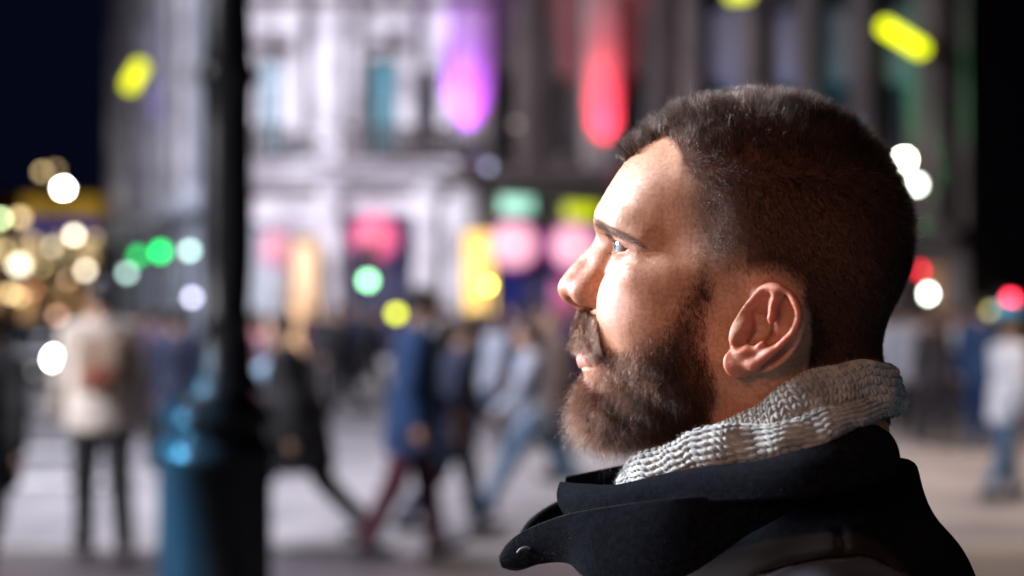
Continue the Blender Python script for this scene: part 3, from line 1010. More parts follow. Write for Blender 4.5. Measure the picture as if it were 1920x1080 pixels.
_nt.links.new(_tc.outputs['Object'], _n2.inputs['Vector'])
_bp = N(_nt, 'ShaderNodeBump'); _bp.inputs['Strength'].default_value = 0.6; _bp.inputs['Distance'].default_value = 0.0008
_nt.links.new(_n2.outputs[0], _bp.inputs['Height']); _nt.links.new(_bp.outputs[0], _b.inputs['Normal'])

scarf = empty("scarf", (0, 0, 0), 0, man)
ringA = mirror_stations(
    [(1225, 858, 0), (1262, 838, -36), (1320, 812, -52), (1388, 776, -60), (1459, 727, -64), (1516, 697, -64), (1570, 685, -56), (1625, 681, -38), (1655, 683, 0)],
    [(1212, 905, 0), (1265, 885, -48), (1340, 850, -66), (1415, 832, -74), (1490, 812, -79), (1560, 800, -76), (1615, 787, -62), (1655, 776, -40), (1672, 770, 0)],
    [8, 8, 8, 8, 8.5, 9, 9, 9.5, 9.5])
ringB = mirror_stations(
    [(1184, 884, 0), (1200, 861, -28), (1245, 829, -50), (1305, 805, -65), (1380, 797, -74), (1460, 792, -80), (1535, 778, -80), (1605, 752, -62), (1662, 736, 0)],
    [(1176, 925, 0), (1206, 915, -34), (1285, 892, -60), (1370, 876, -77), (1450, 861, -88), (1525, 838, -92), (1590, 806, -84), (1640, 786, -60), (1668, 778, 0)],
    [8, 8.5, 9, 9, 8.5, 7.5, 7, 7.5, 8])
knit_ring("scarf_fold", ringA, 1500, 330, 5.6, 4.6, 'knit', 2.0, WOOL, scarf)
knit_ring("scarf_wrap", ringB, 1700, 380, 5.5, 4.2, 'purl', 1.7, WOOL, scarf)
clock("scarf")

# ------------------------------------------------------------------ coat
def wool_coat(name, base, rough=0.9, sheen=0.010):
    m, nt, b = new_mat(name)
    tc = N(nt, 'ShaderNodeTexCoord')
    n = N(nt, 'ShaderNodeTexNoise'); n.inputs['Scale'].default_value = 260; n.inputs['Detail'].default_value = 6
    nt.links.new(tc.outputs['Object'], n.inputs['Vector'])
    cr = N(nt, 'ShaderNodeValToRGB'); cr.color_ramp.elements[0].color = (*[c * 0.6 for c in base], 1); cr.color_ramp.elements[1].color = (*[c * 1.6 for c in base], 1)
    cr.color_ramp.elements[0].position = 0.3; cr.color_ramp.elements[1].position = 0.7
    nt.links.new(n.outputs[0], cr.inputs[0]); nt.links.new(cr.outputs[0], b.inputs['Base Color'])
    b.inputs['Roughness'].default_value = rough; b.inputs['Specular IOR Level'].default_value = 0.012
    b.inputs['Sheen Weight'].default_value = sheen; b.inputs['Sheen Roughness'].default_value = 0.5
    n2 = N(nt, 'ShaderNodeTexNoise'); n2.inputs['Scale'].default_value = 1300; n2.inputs['Detail'].default_value = 3
    nt.links.new(tc.outputs['Object'], n2.inputs['Vector'])
    bp = N(nt, 'ShaderNodeBump'); bp.inputs['Strength'].default_value = 0.5; bp.inputs['Distance'].default_value = 0.0008
    nt.links.new(n2.outputs[0], bp.inputs['Height']); nt.links.new(bp.outputs[0], b.inputs['Normal'])
    return m


COAT = wool_coat("navy_black_wool", (0.0030, 0.0034, 0.0058))
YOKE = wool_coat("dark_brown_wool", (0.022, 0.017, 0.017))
SLEEVE = wool_coat("toplit_sleeve_cloth", (0.085, 0.088, 0.11), 0.7, 0.05)  # greyer than the coat, painting the light on the sleeve cap


def coat_sdf(p):
    x, a, z = p
    d = cap(p, (46, 40, -218), (44, 165, -262), 62, 60)
    d = smin(d, ell(p, (58, 0, -255), (96, 125, 110)), 30)
    d = smin(d, cap(p, (38, 0, -125), (46, 0, -230), 66, 74, 0.95), 22)
    d = smin(d, ell(p, (8, 0, -330), (118, 165, 150)), 40)
    d = smin(d, ell(p, (22, 0, -520), (125, 175, 260)), 50)
    d = smin(d, ell(p, (22, 0, -700), (128, 185, 190)), 40)
    arm = chain(p, [(44, 178, -262), (58, 215, -560), (-10, 190, -760)], [62, 52, 44], 10)
    d = smin(d, arm, 18)
    d = smax(d, z + 150 - 0.22 * (x - 10), 10)              # neck opening
    d = smax(d, -z - 860, 8)
    d = smax(d, -ell(p, (22, 0, -880), (105, 160, 90)), 8)  # open hem
    # cloth folds running down from the shoulder and across the upper back
    f = 2.2 * np.sin(x * 0.055 + z * 0.10 + 1.3 * np.sin(a * 0.03)) * np.exp(-((a - 120) / 60) ** 2)
    f += 1.4 * np.sin(x * 0.13 - z * 0.05 + a * 0.05)
    seam = np.abs((x - 40) - 0.35 * (a - 150)) + 0 * z
    return d - f * 0.8


CV, CF = sdf_mesh(coat_sdf, (-150, -300, -880), (200, 0, -120), 3.6, thr=46)
CN = sdf_grad(coat_sdf, CV, 1.0); CN /= np.linalg.norm(CN, axis=1, keepdims=True) + 1e-9
# the sleeve cap's grey paints light from above; the yoke is a brownish cloth, sewn on along the seams
CPX = near_px(CV)
SLV_PX = [(1380, 1130), (1420, 1080), (1471, 1059), (1543, 1045), (1615, 1042), (1667, 1056), (1700, 1080), (1720, 1130), (1760, 4000), (1380, 4000)]
YOKE_PX = [(1180, 1110), (1255, 1068), (1350, 1034), (1447, 1010), (1540, 998), (1600, 998), (1650, 1020), (1690, 1060), (1720, 1120), (1720, 1300), (1180, 1300)]
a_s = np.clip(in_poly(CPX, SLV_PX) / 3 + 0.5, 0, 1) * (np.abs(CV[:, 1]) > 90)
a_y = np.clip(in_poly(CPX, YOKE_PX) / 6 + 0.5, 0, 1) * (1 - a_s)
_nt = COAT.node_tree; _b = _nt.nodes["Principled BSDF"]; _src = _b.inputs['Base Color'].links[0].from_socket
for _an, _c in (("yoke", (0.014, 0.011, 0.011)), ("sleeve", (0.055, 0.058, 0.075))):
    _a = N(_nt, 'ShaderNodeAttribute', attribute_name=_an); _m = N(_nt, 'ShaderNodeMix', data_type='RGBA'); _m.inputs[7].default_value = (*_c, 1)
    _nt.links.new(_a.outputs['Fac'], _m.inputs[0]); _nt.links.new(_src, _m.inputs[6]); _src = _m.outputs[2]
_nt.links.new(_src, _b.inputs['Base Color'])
coat = empty("coat", (0, 0, 0), 0, man)
# the seam is sunk, the cloth swells a little beside it
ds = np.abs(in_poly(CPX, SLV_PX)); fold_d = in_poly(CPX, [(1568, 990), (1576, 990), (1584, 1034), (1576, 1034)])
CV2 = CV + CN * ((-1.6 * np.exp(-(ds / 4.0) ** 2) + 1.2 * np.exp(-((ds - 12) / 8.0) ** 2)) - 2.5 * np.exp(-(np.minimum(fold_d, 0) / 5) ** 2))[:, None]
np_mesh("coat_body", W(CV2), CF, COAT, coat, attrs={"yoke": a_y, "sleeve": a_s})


def tube(name, P, r, mat, parent, seg=8):
    P = np.asarray(P, float); n = len(P)
    r = np.broadcast_to(np.asarray(r, float), (n,))
    T = unit(np.gradient(P, axis=0))
    ref = np.array([0.0, 0, 1.0])
    A = unit(np.cross(T, ref + 1e-3)); Bn = np.cross(T, A)
    ph = np.linspace(0, 2 * math.pi, seg, endpoint=False)
    V = P[:, None] + (A[:, None] * np.cos(ph)[None, :, None] + Bn[:, None] * np.sin(ph)[None, :, None]) * r[:, None, None]
    i = np.arange(n - 1)[:, None]; j = np.arange(seg)[None]
    q = np.stack([i * seg + j, i * seg + (j + 1) % seg, (i + 1) * seg + (j + 1) % seg, (i + 1) * seg + j], -1).reshape(-1, 4)
    return np_mesh(name, W(V.reshape(-1, 3)), q, mat, parent)


def sheet(name, top, bot, th, mat, parent, bulge=4.0, mirror=False, nu=220, nv=40, fuzz=0, wave=0.8, closed_ends=True):
    """A thick piece of cloth between two edges given as photo pixels with depth."""
    T = catmull([pl(*t) for t in top], 30); Bm = catmull([pl(*b) for b in bot], 30)
    ti = np.linspace(0, len(T) - 1, nu); tt = np.arange(len(T))
    T = np.stack([np.interp(ti, tt, T[:, k]) for k in range(3)], 1); Bm = np.stack([np.interp(ti, np.arange(len(Bm)), Bm[:, k]) for k in range(3)], 1)
    if mirror: T[:, 1] *= -1; Bm[:, 1] *= -1
    v = np.linspace(0, 1, nv)[None, :, None]
    G = T[:, None] * (1 - v) + Bm[:, None] * v
    gu = np.gradient(G, axis=0); gv = np.gradient(G, axis=1)
    nn = unit(np.cross(gu, gv)); ctr = np.array([30.0, 0, 0]); rad = G - ctr; rad[..., 2] = 0
    if (nn * rad).sum(2).mean() < 0: nn = -nn
    w = wob(G.reshape(-1, 3), 70, 31).reshape(nu, nv, 3)[:, :, 0]
    G = G + nn * (bulge * np.sin(np.pi * v[..., 0]) + w * wave)[:, :, None]
    gu = np.gradient(G, axis=0); gv = np.gradient(G, axis=1); n2 = unit(np.cross(gu, gv))
    if (n2 * rad).sum(2).mean() < 0: n2 = -n2
    # rounded section: thickness falls off at the rims
    e = np.minimum(v[..., 0], 1 - v[..., 0]); fu = np.minimum(np.linspace(0, 1, nu), 1 - np.linspace(0, 1, nu))[:, None] if closed_ends else 1.0
    prof = np.sqrt(np.clip(e / 0.022, 0, 1)) * (np.sqrt(np.clip(fu / 0.008, 0, 1)) if closed_ends else 1)
    O = G + n2 * (th * 0.5 * prof)[:, :, None]; I = G - n2 * (th * 0.5 * prof)[:, :, None]
    V = np.vstack([O.reshape(-1, 3), I.reshape(-1, 3)])
    i = np.arange(nu - 1)[:, None]; j = np.arange(nv - 1)[None]
    q = np.stack([i * nv + j, i * nv + j + 1, (i + 1) * nv + j + 1, (i + 1) * nv + j], -1).reshape(-1, 4)
    q2 = q[:, ::-1] + nu * nv
    o = np_mesh(name, W(V), np.vstack([q, q2]), mat, parent)
    if fuzz:
        k = RNG.choice(nu * nv, fuzz)
        Pf = O.reshape(-1, 3)[k] + RNG.normal(size=(fuzz, 3)) * 0.5; Nf = n2.reshape(-1, 3)[k]
        FB = grow(Pf, Nf, RNG.uniform(0.8, 2.2, fuzz), Nf + unit(RNG.normal(size=Pf.shape)) * 0.9, unit(RNG.normal(size=Pf.shape)), k=4, jit=0.3)
        strands("cloth_fuzz", FB, 0.02, 0.01, COATFUZZ, o)
    return o, T, Bm


COATFUZZ, _nt, _b = new_mat("coat_fibre")
_b.inputs['Base Color'].default_value = (0.02, 0.022, 0.032, 1); _b.inputs['Roughness'].default_value = 0.7
top = [(1052, 906, -14), (1097, 910, -38), (1164, 911, -60), (1280, 884, -79), (1358, 874, -89), (1436, 864, -95), (1513, 844, -97), (1572, 824, -90), (1622, 799, -70), (1650, 800, 0)]
bot = [(1061, 968, -26), (1110, 962, -52), (1180, 955, -76), (1290, 945, -100), (1370, 942, -112), (1450, 938, -118), (1530, 930, -117), (1600, 915, -106), (1660, 896, -76), (1684, 880, 0)]
for mir in (False, True):
    col_, KT, KB = sheet("collar", top, bot, 3.4, COAT, coat, 4.0, mir, fuzz=0 if mir else 9000)
tube('collar_edge', KT[:190] * np.array([1, -1, 1]) + np.array([0, -0.6, 0.2]), 1.0, COAT, coat)
ltop = [(941, 1044, -44), (957, 1016, -46), (992, 991, -52), (1060, 965, -66), (1150, 947, -86), (1270, 932, -104), (1400, 925, -100), (1520, 905, -80)]
lbot = [(942, 1058, -44), (972, 1067, -48), (1016, 1055, -54), (1070, 1056, -68), (1120, 1090, -88), (1270, 1085, -110), (1400, 1000, -100), (1520, 930, -80)]
lap, LT, LB = sheet("lapel", ltop, lbot, 4.0, COAT, coat, 2.5, False, fuzz=9000)
sheet("lapel", ltop, lbot, 6.0, COAT, coat, 3.0, True)
EDGE = wool_coat("rimlit_wool_edge", (0.016, 0.017, 0.023), 0.9, 0.05)  # lighter wool paints a rim highlight along the lapel edges
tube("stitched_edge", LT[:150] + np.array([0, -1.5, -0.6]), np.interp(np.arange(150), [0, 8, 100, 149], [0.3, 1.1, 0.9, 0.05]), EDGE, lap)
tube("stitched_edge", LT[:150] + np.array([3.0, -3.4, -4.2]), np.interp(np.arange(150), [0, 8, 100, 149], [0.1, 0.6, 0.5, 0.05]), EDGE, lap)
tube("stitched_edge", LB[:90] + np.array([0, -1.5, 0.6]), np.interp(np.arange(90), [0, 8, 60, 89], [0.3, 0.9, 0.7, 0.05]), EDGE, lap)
bh = [pl(972, 1034, -52), pl(978, 1027, -52.5), pl(988, 1024, -53), pl(996, 1026, -53.5)]
BTN, _nt, _b = new_mat("worn_thread"); _b.inputs['Base Color'].default_value = (0.035, 0.036, 0.045, 1); _b.inputs['Roughness'].default_value = 0.6
tube("buttonhole", catmull(bh, 6) + np.array([0, -3.5, 0]), 0.9, BTN, lap)

near_v = CV2[:, 1] < -60
CPN = to_px(CV2[near_v]); CVN = CV2[near_v]; CNN = CN[near_v]
def on_coat(px_, py_, lift=0.3):
    k = np.argmin(np.hypot(CPN[:, 0] - px_, CPN[:, 1] - py_)); return CVN[k] + CNN[k] * lift
seam_pts = catmull([on_coat(*q) for q in ((1428, 1076), (1471, 1058), (1510, 1050), (1543, 1044), (1580, 1042), (1615, 1041), (1650, 1050), (1680, 1065))], 6)
tube("sleeve_seam", seam_pts, 0.9, COAT, coat)

# trousers and shoes, below the frame
TRO = noise_mat("dark_denim", (0.012, 0.014, 0.022), (0.02, 0.024, 0.036), 60, 0.85)
def leg_sdf(p):
    x, a, z = p
    d = chain(p, [(25, 75, -830), (18, 92, -1200), (35, 95, -1590)], [82, 58, 52], 12)
    return smin(smax(d, -z - 1600, 4), ell(p, (22, 30, -850), (100, 120, 90)), 30)
LV, LF = sdf_mesh(leg_sdf, (-100, -200, -1640), (150, 0, -760), 9, thr=120)
np_mesh("trousers", W(LV), LF, TRO, man)
SHO = noise_mat("black_leather", (0.006, 0.006, 0.006), (0.012, 0.011, 0.010), 30, 0.35)
for sg_ in (-1, 1):
    def shoe_sdf(p):
        x, y, z = p
        return np.maximum(smin(ell(p, (-10, sg_ * 92, -1610), (135, 46, 34)), ell(p, (40, sg_ * 92, -1585), (55, 42, 52)), 20), -z - 1634)
    def sf(p): return shoe_sdf((p[0], sg_ * p[1], p[2]))
    _f = lambda p: np.maximum(smin(ell(p, (-10, 92, -1610), (135, 46, 34)), ell(p, (40, 92, -1585), (55, 42, 52)), 20), -p[2] - (HW[2] * 1000 - 2))
    SV, SF = sdf_mesh(lambda p: _f((p[0], p[1], p[2])), (-160, 30, -1660), (120, 150, -1520), 6, mirror=False, thr=90)
    SV = SV.copy(); SV[:, 1] *= sg_
    np_mesh("shoe", W(SV), SF if sg_ > 0 else SF[:, ::-1], SHO, man)
clock("clothes")
# ================================================================== THE STREET
def boxes_mesh(name, boxes, mat, parent=None, M=None, bevel=0.0):
    """One mesh of axis-aligned boxes (x0,y0,z0,x1,y1,z1); M maps them into place."""
    V = []; F = []
    for (x0, y0, z0, x1, y1, z1) in boxes:
        b = len(V)
        V += [(x0, y0, z0), (x1, y0, z0), (x1, y1, z0), (x0, y1, z0), (x0, y0, z1), (x1, y0, z1), (x1, y1, z1), (x0, y1, z1)]
        F += [(b, b + 3, b + 2, b + 1), (b + 4, b + 5, b + 6, b + 7), (b, b + 1, b + 5, b + 4), (b + 1, b + 2, b + 6, b + 5), (b + 2, b + 3, b + 7, b + 6), (b + 3, b, b + 4, b + 7)]
    if M is not None: V = [tuple(M @ Vector(v)) for v in V]
    o = np_mesh(name, V, F, mat, parent, smooth=False)
    if bevel:
        md = o.modifiers.new("bevel", 'BEVEL'); md.width = bevel; md.segments = 2; md.limit_method = 'ANGLE'
    return o


def lathe(name, prof, mat, parent=None, loc=(0, 0, 0), seg=24, sq=0.0, rot=0.0):
    prof = np.array(prof, float)
    ph = np.linspace(0, 2 * math.pi, seg, endpoint=False) + rot
    V = np.stack([prof[:, :1] * np.cos(ph) + loc[0], prof[:, :1] * np.sin(ph) + loc[1], np.repeat(prof[:, 1:], seg, 1) + loc[2]], -1)
    i = np.arange(len(prof) - 1)[:, None]; j = np.arange(seg)[None]
    q = np.stack([i * seg + j, i * seg + (j + 1) % seg, (i + 1) * seg + (j + 1) % seg, (i + 1) * seg + j], -1).reshape(-1, 4)
    return np_mesh(name, V.reshape(-1, 3), q, mat, parent, smooth=seg > 10)


def globe_prof(r, n=12):
    return [(max(1e-4, r * math.sin(math.pi * k / n)), -r * math.cos(math.pi * k / n)) for k in range(n + 1)]


# ------------------------------------------------------------------ ground
PAVE, _nt, _b = new_mat("stone_paving")
_tc = N(_nt, 'ShaderNodeTexCoord')
_br = N(_nt, 'ShaderNodeTexBrick'); _br.inputs['Scale'].default_value = 1.0
_br.inputs['Color1'].default_value = (0.30, 0.28, 0.27, 1); _br.inputs['Color2'].default_value = (0.22, 0.205, 0.20, 1); _br.inputs['Mortar'].default_value = (0.10, 0.095, 0.09, 1)
_br.inputs['Mortar Size'].default_value = 0.012; _br.inputs['Brick Width'].default_value = 0.9; _br.inputs['Row Height'].default_value = 0.6
_nt.links.new(_tc.outputs['Object'], _br.inputs['Vector'])
_n = N(_nt, 'ShaderNodeTexNoise'); _n.inputs['Scale'].default_value = 0.8; _n.inputs['Detail'].default_value = 8
_nt.links.new(_tc.outputs['Object'], _n.inputs['Vector'])
_mx = N(_nt, 'ShaderNodeMix', data_type='RGBA', blend_type='MULTIPLY'); _mx.inputs[0].default_value = 0.6
_nt.links.new(_br.outputs[0], _mx.inputs[6]); _nt.links.new(_n.outputs[1], _mx.inputs[7])
_nt.links.new(_mx.outputs[2], _b.inputs['Base Color']); _b.inputs['Roughness'].default_value = 0.55
ASPH = noise_mat("worn_asphalt", (0.10, 0.097, 0.105), (0.24, 0.23, 0.235), 0.9, 0.6, bump=0.4, bscale=60)
PAINT = noise_mat("road_paint", (0.55, 0.55, 0.50), (0.80, 0.80, 0.74), 2.0, 0.6)
KERB = noise_mat("granite_kerb", (0.22, 0.21, 0.20), (0.32, 0.30, 0.29), 12, 0.6)

tag(boxes_mesh("road", [(-160, 9.6, -0.35, 160, 300, -0.13)], ASPH), kind="structure")
tag(boxes_mesh("pavement", [(-40, -25, -0.3, 30, 9.4, 0.0)], PAVE), kind="structure")
tag(boxes_mesh("kerb", [(-40, 9.4, -0.3, 30, 9.6, 0.004)], KERB, bevel=0.02), kind="structure")
tag(boxes_mesh("pavement", [(-11.5, 31.0, -0.2, 26, 60, 0.0)], PAVE), kind="structure")
tag(boxes_mesh("kerb", [(-11.5, 30.8, -0.2, 26, 31.0, 0.004)], KERB, bevel=0.02), kind="structure")
CR = Matrix.Rotation(R(14), 4, 'Z')
strip = []
for i, (px, py) in enumerate([(70, 790), (60, 845), (40, 905), (50, 760)]):
    Y = (CAM_Z + 0.13) * F_PX / (py - 573); X = (px - 960) / F_PX * Y
    strip.append((X - 1.6, Y - 0.22, -0.126, X + 0.9, Y + 0.22, -0.122))
tag(boxes_mesh("road_marking", strip, PAINT), kind="structure")

# ------------------------------------------------------------------ buildings
STONE_L = noise_mat("pale_lit_portland_stone", (0.30, 0.27, 0.31), (0.74, 0.71, 0.76), 0.9, 0.8, bump=0.3, bscale=9)  # albedo raised to paint the front as the lit side
STONE_D = noise_mat("shaded_stone", (0.060, 0.046, 0.048), (0.11, 0.082, 0.08), 0.7, 0.85, bump=0.3, bscale=9)  # albedo lowered to paint the side front as out of the light
STONE_G = noise_mat("blue_grey_stone", (0.22, 0.25, 0.31), (0.38, 0.41, 0.48), 0.8, 0.8, bump=0.3, bscale=9)
STONE_M = noise_mat("uplit_stone", (0.20, 0.17, 0.17), (0.30, 0.25, 0.25), 0.9, 0.8, bump=0.3, bscale=9)  # paler copy of the dark stone, brightening pilasters under the coloured lamps
STONE_K = noise_mat("dark_olive_shopfront", (0.040, 0.042, 0.030), (0.075, 0.075, 0.055), 1.5, 0.5)
FRAME = noise_mat("painted_frame", (0.05, 0.05, 0.055), (0.08, 0.08, 0.085), 8, 0.5)
GLASS, _nt, _b = new_mat("window_glass"); _b.inputs['Base Color'].default_value = (0.012, 0.02, 0.028, 1); _b.inputs['Roughness'].default_value = 0.06; _b.inputs['Specular IOR Level'].default_value = 0.8
LEAD = noise_mat("lead_roof", (0.03, 0.033, 0.04), (0.05, 0.052, 0.06), 2, 0.6)


class Facade:
    """A wall from A to B (world XY), its outside on the right-hand side seen from the camera."""
    def __init__(s, name, A, B, z1, mat, label, cat="building", depth=6.0):
        s.A = Vector((A[0], A[1], 0)); s.B = Vector((B[0], B[1], 0))
        d = s.B - s.A; s.len = d.length; d.normalize()
        s.root = empty(name, s.A, math.atan2(d.y, d.x))
        tag(s.root, label, cat)
        s.z1 = z1; s.mat = mat; s.op = []; s.depth = depth

    def u(s, px):
        """Distance along the wall of the photo column px."""
        k = (px - 960) / F_PX; d = (s.B - s.A).normalized()
        # point A + d*u with x = k*y
        return (k * s.A.y - s.A.x) / (d.x - k * d.y)

    def z(s, px, py):
        P = s.A + (s.B - s.A).normalized() * s.u(px)
        return CAM_Z + (573 - py) / F_PX * P.y

    def rect(s, x0, y0, x1, y1):
        m = (x0 + x1) / 2
        return s.u(x0), s.u(x1), s.z(m, y1), s.z(m, y0)

    def opening(s, u0, u1, z0, z1, kind="window", mull=1, rows=2, pane=None, recess=0.28):
        s.op.append((u0, u1, z0, z1))
        fr = 0.07
        bx = [(u0, recess, z0, u0 + fr, recess + 0.08, z1), (u1 - fr, recess, z0, u1, recess + 0.08, z1), (u0 + fr, recess, z0, u1 - fr, recess + 0.08, z0 + fr), (u0 + fr, recess, z1 - fr, u1 - fr, recess + 0.08, z1)]
        for k in range(mull):
            c = u0 + (u1 - u0) * (k + 1) / (mull + 1); bx.append((c - 0.025, recess + 0.01, z0 + fr, c + 0.025, recess + 0.07, z1 - fr))
        for k in range(rows - 1):
            c = z0 + (z1 - z0) * (k + 1) / rows; bx.append((u0 + fr, recess + 0.015, c - 0.025, u1 - fr, recess + 0.065, c + 0.025))
        w = boxes_mesh(kind, bx, FRAME, s.root)
        boxes_mesh("pane", [(u0 + fr, recess + 0.035, z0 + fr, u1 - fr, recess + 0.045, z1 - fr)], pane or GLASS, w)
        if kind == "window":
            boxes_mesh("sill", [(u0 - 0.1, -0.12, z0 - 0.12, u1 + 0.1, recess - 0.003, z0 - 0.003)], s.mat, w)
        return w

    def box(s, name, u0, u1, z0, z1, out, back=-0.0, mat=None, bevel=0.02):
        return boxes_mesh(name, [(u0, -out, z0, u1, 0.003 - back, z1)], mat or s.mat, s.root, bevel=bevel)

    def finish(s, roof=True):
        us = sorted({0.0, s.len, *[o[0] for o in s.op], *[o[1] for o in s.op]})
        zs = sorted({0.0, s.z1, *[o[2] for o in s.op], *[o[3] for o in s.op]})
        us = [u for u in us if 0 <= u <= s.len]
        hole = np.zeros((len(us) - 1, len(zs) - 1), bool)
        for i in range(len(us) - 1):
            for j in range(len(zs) - 1):
                cu, cz = (us[i] + us[i + 1]) / 2, (zs[j] + zs[j + 1]) / 2
                hole[i, j] = any(o[0] < cu < o[1] and o[2] < cz < o[3] for o in s.op)
        V = []; F = []
        def quad(a, b, c, d):
            k = len(V); V.extend([a, b, c, d]); F.append((k, k + 1, k + 2, k + 3))
        t = 0.45
        for i in range(len(us) - 1):
            for j in range(len(zs) - 1):
                u0, u1, z0, z1 = us[i], us[i + 1], zs[j], zs[j + 1]
                if not hole[i, j]:
                    quad((u0, 0, z0), (u1, 0, z0), (u1, 0, z1), (u0, 0, z1))
                else:
                    if not hole[i - 1, j]: quad((u0, 0, z0), (u0, 0, z1), (u0, t, z1), (u0, t, z0))
                    if i + 1 >= hole.shape[0] or not hole[i + 1, j]: quad((u1, 0, z1), (u1, 0, z0), (u1, t, z0), (u1, t, z1))
                    if j == 0 or not hole[i, j - 1]: quad((u0, 0, z0), (u0, t, z0), (u1, t, z0), (u1, 0, z0))
                    if j + 1 >= hole.shape[1] or not hole[i, j + 1]: quad((u0, t, z1), (u0, 0, z1), (u1, 0, z1), (u1, t, z1))
        D = s.depth; L = s.len; H = s.z1
        quad((0, 0, 0), (0, 0, H), (0, D, H), (0, D, 0)); quad((L, 0, H), (L, 0, 0), (L, D, 0), (L, D, H)); quad((0, D, 0), (0, D, H), (L, D, H), (L, D, 0))
        np_mesh("wall", V, F, s.mat, s.root, smooth=False)
        boxes_mesh("roof", [(-0.3, -0.5, H, L + 0.3, D + 0.3, H + 0.35)], LEAD, s.root)


# corner building, pale side
A = Facade("corner_building", ((395 - 960) / F_PX * 36, 36), ((858 - 960) / F_PX * 36.4, 36.4), 15.5, STONE_L,
           "pale stone corner building with pilasters, brightly lit, its ground floor full of shopfronts", depth=9)
for x0, x1, pn in ((482, 528, glow_mat((0.62, 0.80, 1.0), 0.75)), (690, 746, glow_mat((0.20, 0.50, 0.66), 0.45))):  # panes glow pale blue in place of screens reflected in the glass
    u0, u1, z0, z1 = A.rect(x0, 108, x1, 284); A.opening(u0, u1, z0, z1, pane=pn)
    u0, u1, z0, z1 = A.rect(x0, -190, x1, -40); A.opening(u0, u1, z0, z1)
for x0, x1, y0, y1, glow in ((535, 603, 440, 640, (1.0, 0.62, 0.35)), (455, 520, 420, 640, (0.8, 0.85, 1.0)), (648, 775, 400, 640, (0.10, 0.10, 0.22))):
    u0, u1, z0, z1 = A.rect(x0, y0, x1, y1)
    st = 1.1 if glow[0] == 1.0 else (0.6 if glow[0] == 0.8 else 0.25)
    A.opening(u0, u1, 0.25, z1, kind="shop_window", mull=1, rows=1, pane=glow_mat(glow, st), recess=0.3)
for px in (430, 560, 630, 665, 770, 835):                       # giant order of pilasters
    w = 20 if px not in (835,) else 22
    A.box("pilaster", A.u(px - w / 2), A.u(px + w / 2), A.z(px, 285), 14.4, 0.28)
    A.box("pilaster", A.u(px - w), A.u(px + w), A.z(px, 300), A.z(px, 286), 0.40)
for px in (440, 620, 800):
    A.box("pier", A.u(px - 17), A.u(px + 17), 0.0, A.z(px, 372), 0.22)
    A.box("capital", A.u(px - 24), A.u(px + 24), A.z(px, 371), A.z(px, 352), 0.34)
for za, zb, out in ((335, 318, 0.55), (317, 302, 0.8), (351, 337, 0.3)):
    A.box("cornice", -0.02, A.len, A.z(600, za), A.z(600, zb), out, bevel=0.04)
A.box("upper_cornice", -0.02, A.len, 14.5, 15.2, 0.7)
for (x0, x1) in ((640, 857), (460, 548)):                       # balcony with balusters under the window
    u0, u1 = A.u(x0), A.u(x1); zb = A.z(700, 300)
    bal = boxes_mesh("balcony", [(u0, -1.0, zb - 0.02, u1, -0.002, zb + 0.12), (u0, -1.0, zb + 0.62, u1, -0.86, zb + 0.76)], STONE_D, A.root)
    n = int((u1 - u0) / 0.2)
    boxes_mesh("balusters", [(u0 + (k + 0.5) * (u1 - u0) / n - 0.045, -0.98, zb + 0.12, u0 + (k + 0.5) * (u1 - u0) / n + 0.045, -0.88, zb + 0.62) for k in range(n)], STONE_D, bal)
for x0, x1 in ((588, 618), (796, 822)):
    u0, u1, z0, z1 = A.rect(x0, 130, x1, 278); A.opening(u0, u1, z0, z1, mull=0, pane=glow_mat((0.35, 0.30, 0.75), 0.35) if x0 < 600 else None)
    u0, u1, z0, z1 = A.rect(x0, -180, x1, -40); A.opening(u0, u1, z0, z1, mull=0)
for px in (502, 718):                                           # hood moulds and carved heads over the windows
    A.box("window_hood", A.u(px - 44), A.u(px + 44), A.z(px, 96), A.z(px, 80), 0.42, mat=STONE_D)
    A.box("keystone", A.u(px - 7), A.u(px + 7), A.z(px, 79), A.z(px, 52), 0.30)
A.box("string_course", 0.02, A.len - 0.02, A.z(600, 12), A.z(600, -4), 0.36, mat=STONE_D)
A.box("frieze", 0.02, A.len - 0.02, A.z(600, 368), A.z(600, 352), 0.10, mat=STONE_D)
A.box("blind_panel", A.u(585), A.u(620), A.z(600, 270), A.z(600, 60), 0.05)
A.finish()

trt = boxes_mesh  # rounded corner bay between the two fronts
cor = empty("corner_bay", ((860 - 960) / F_PX * 36.5, 36.9, 0)); tag(cor, "rounded stone corner bay with ledges, between the pale front and the dark side", "corner bay")
zc = lambda py: CAM_Z + (573 - py) / F_PX * 36.5
lathe("bay_wall", [(0.62, 0.0), (0.62, zc(352)), (0.60, zc(340)), (0.60, 15.4)], STONE_L, cor, seg=28)
lathe("ledge", [(0.61, zc(350)), (1.0, zc(346)), (1.06, zc(330)), (1.22, zc(326)), (1.22, zc(312)), (0.61, zc(305))], STONE_D, cor, seg=28)
lathe("ledge", [(0.61, zc(14)), (0.85, zc(10)), (0.85, zc(-4)), (0.61, zc(-8))], STONE_D, cor, seg=28)
del trt

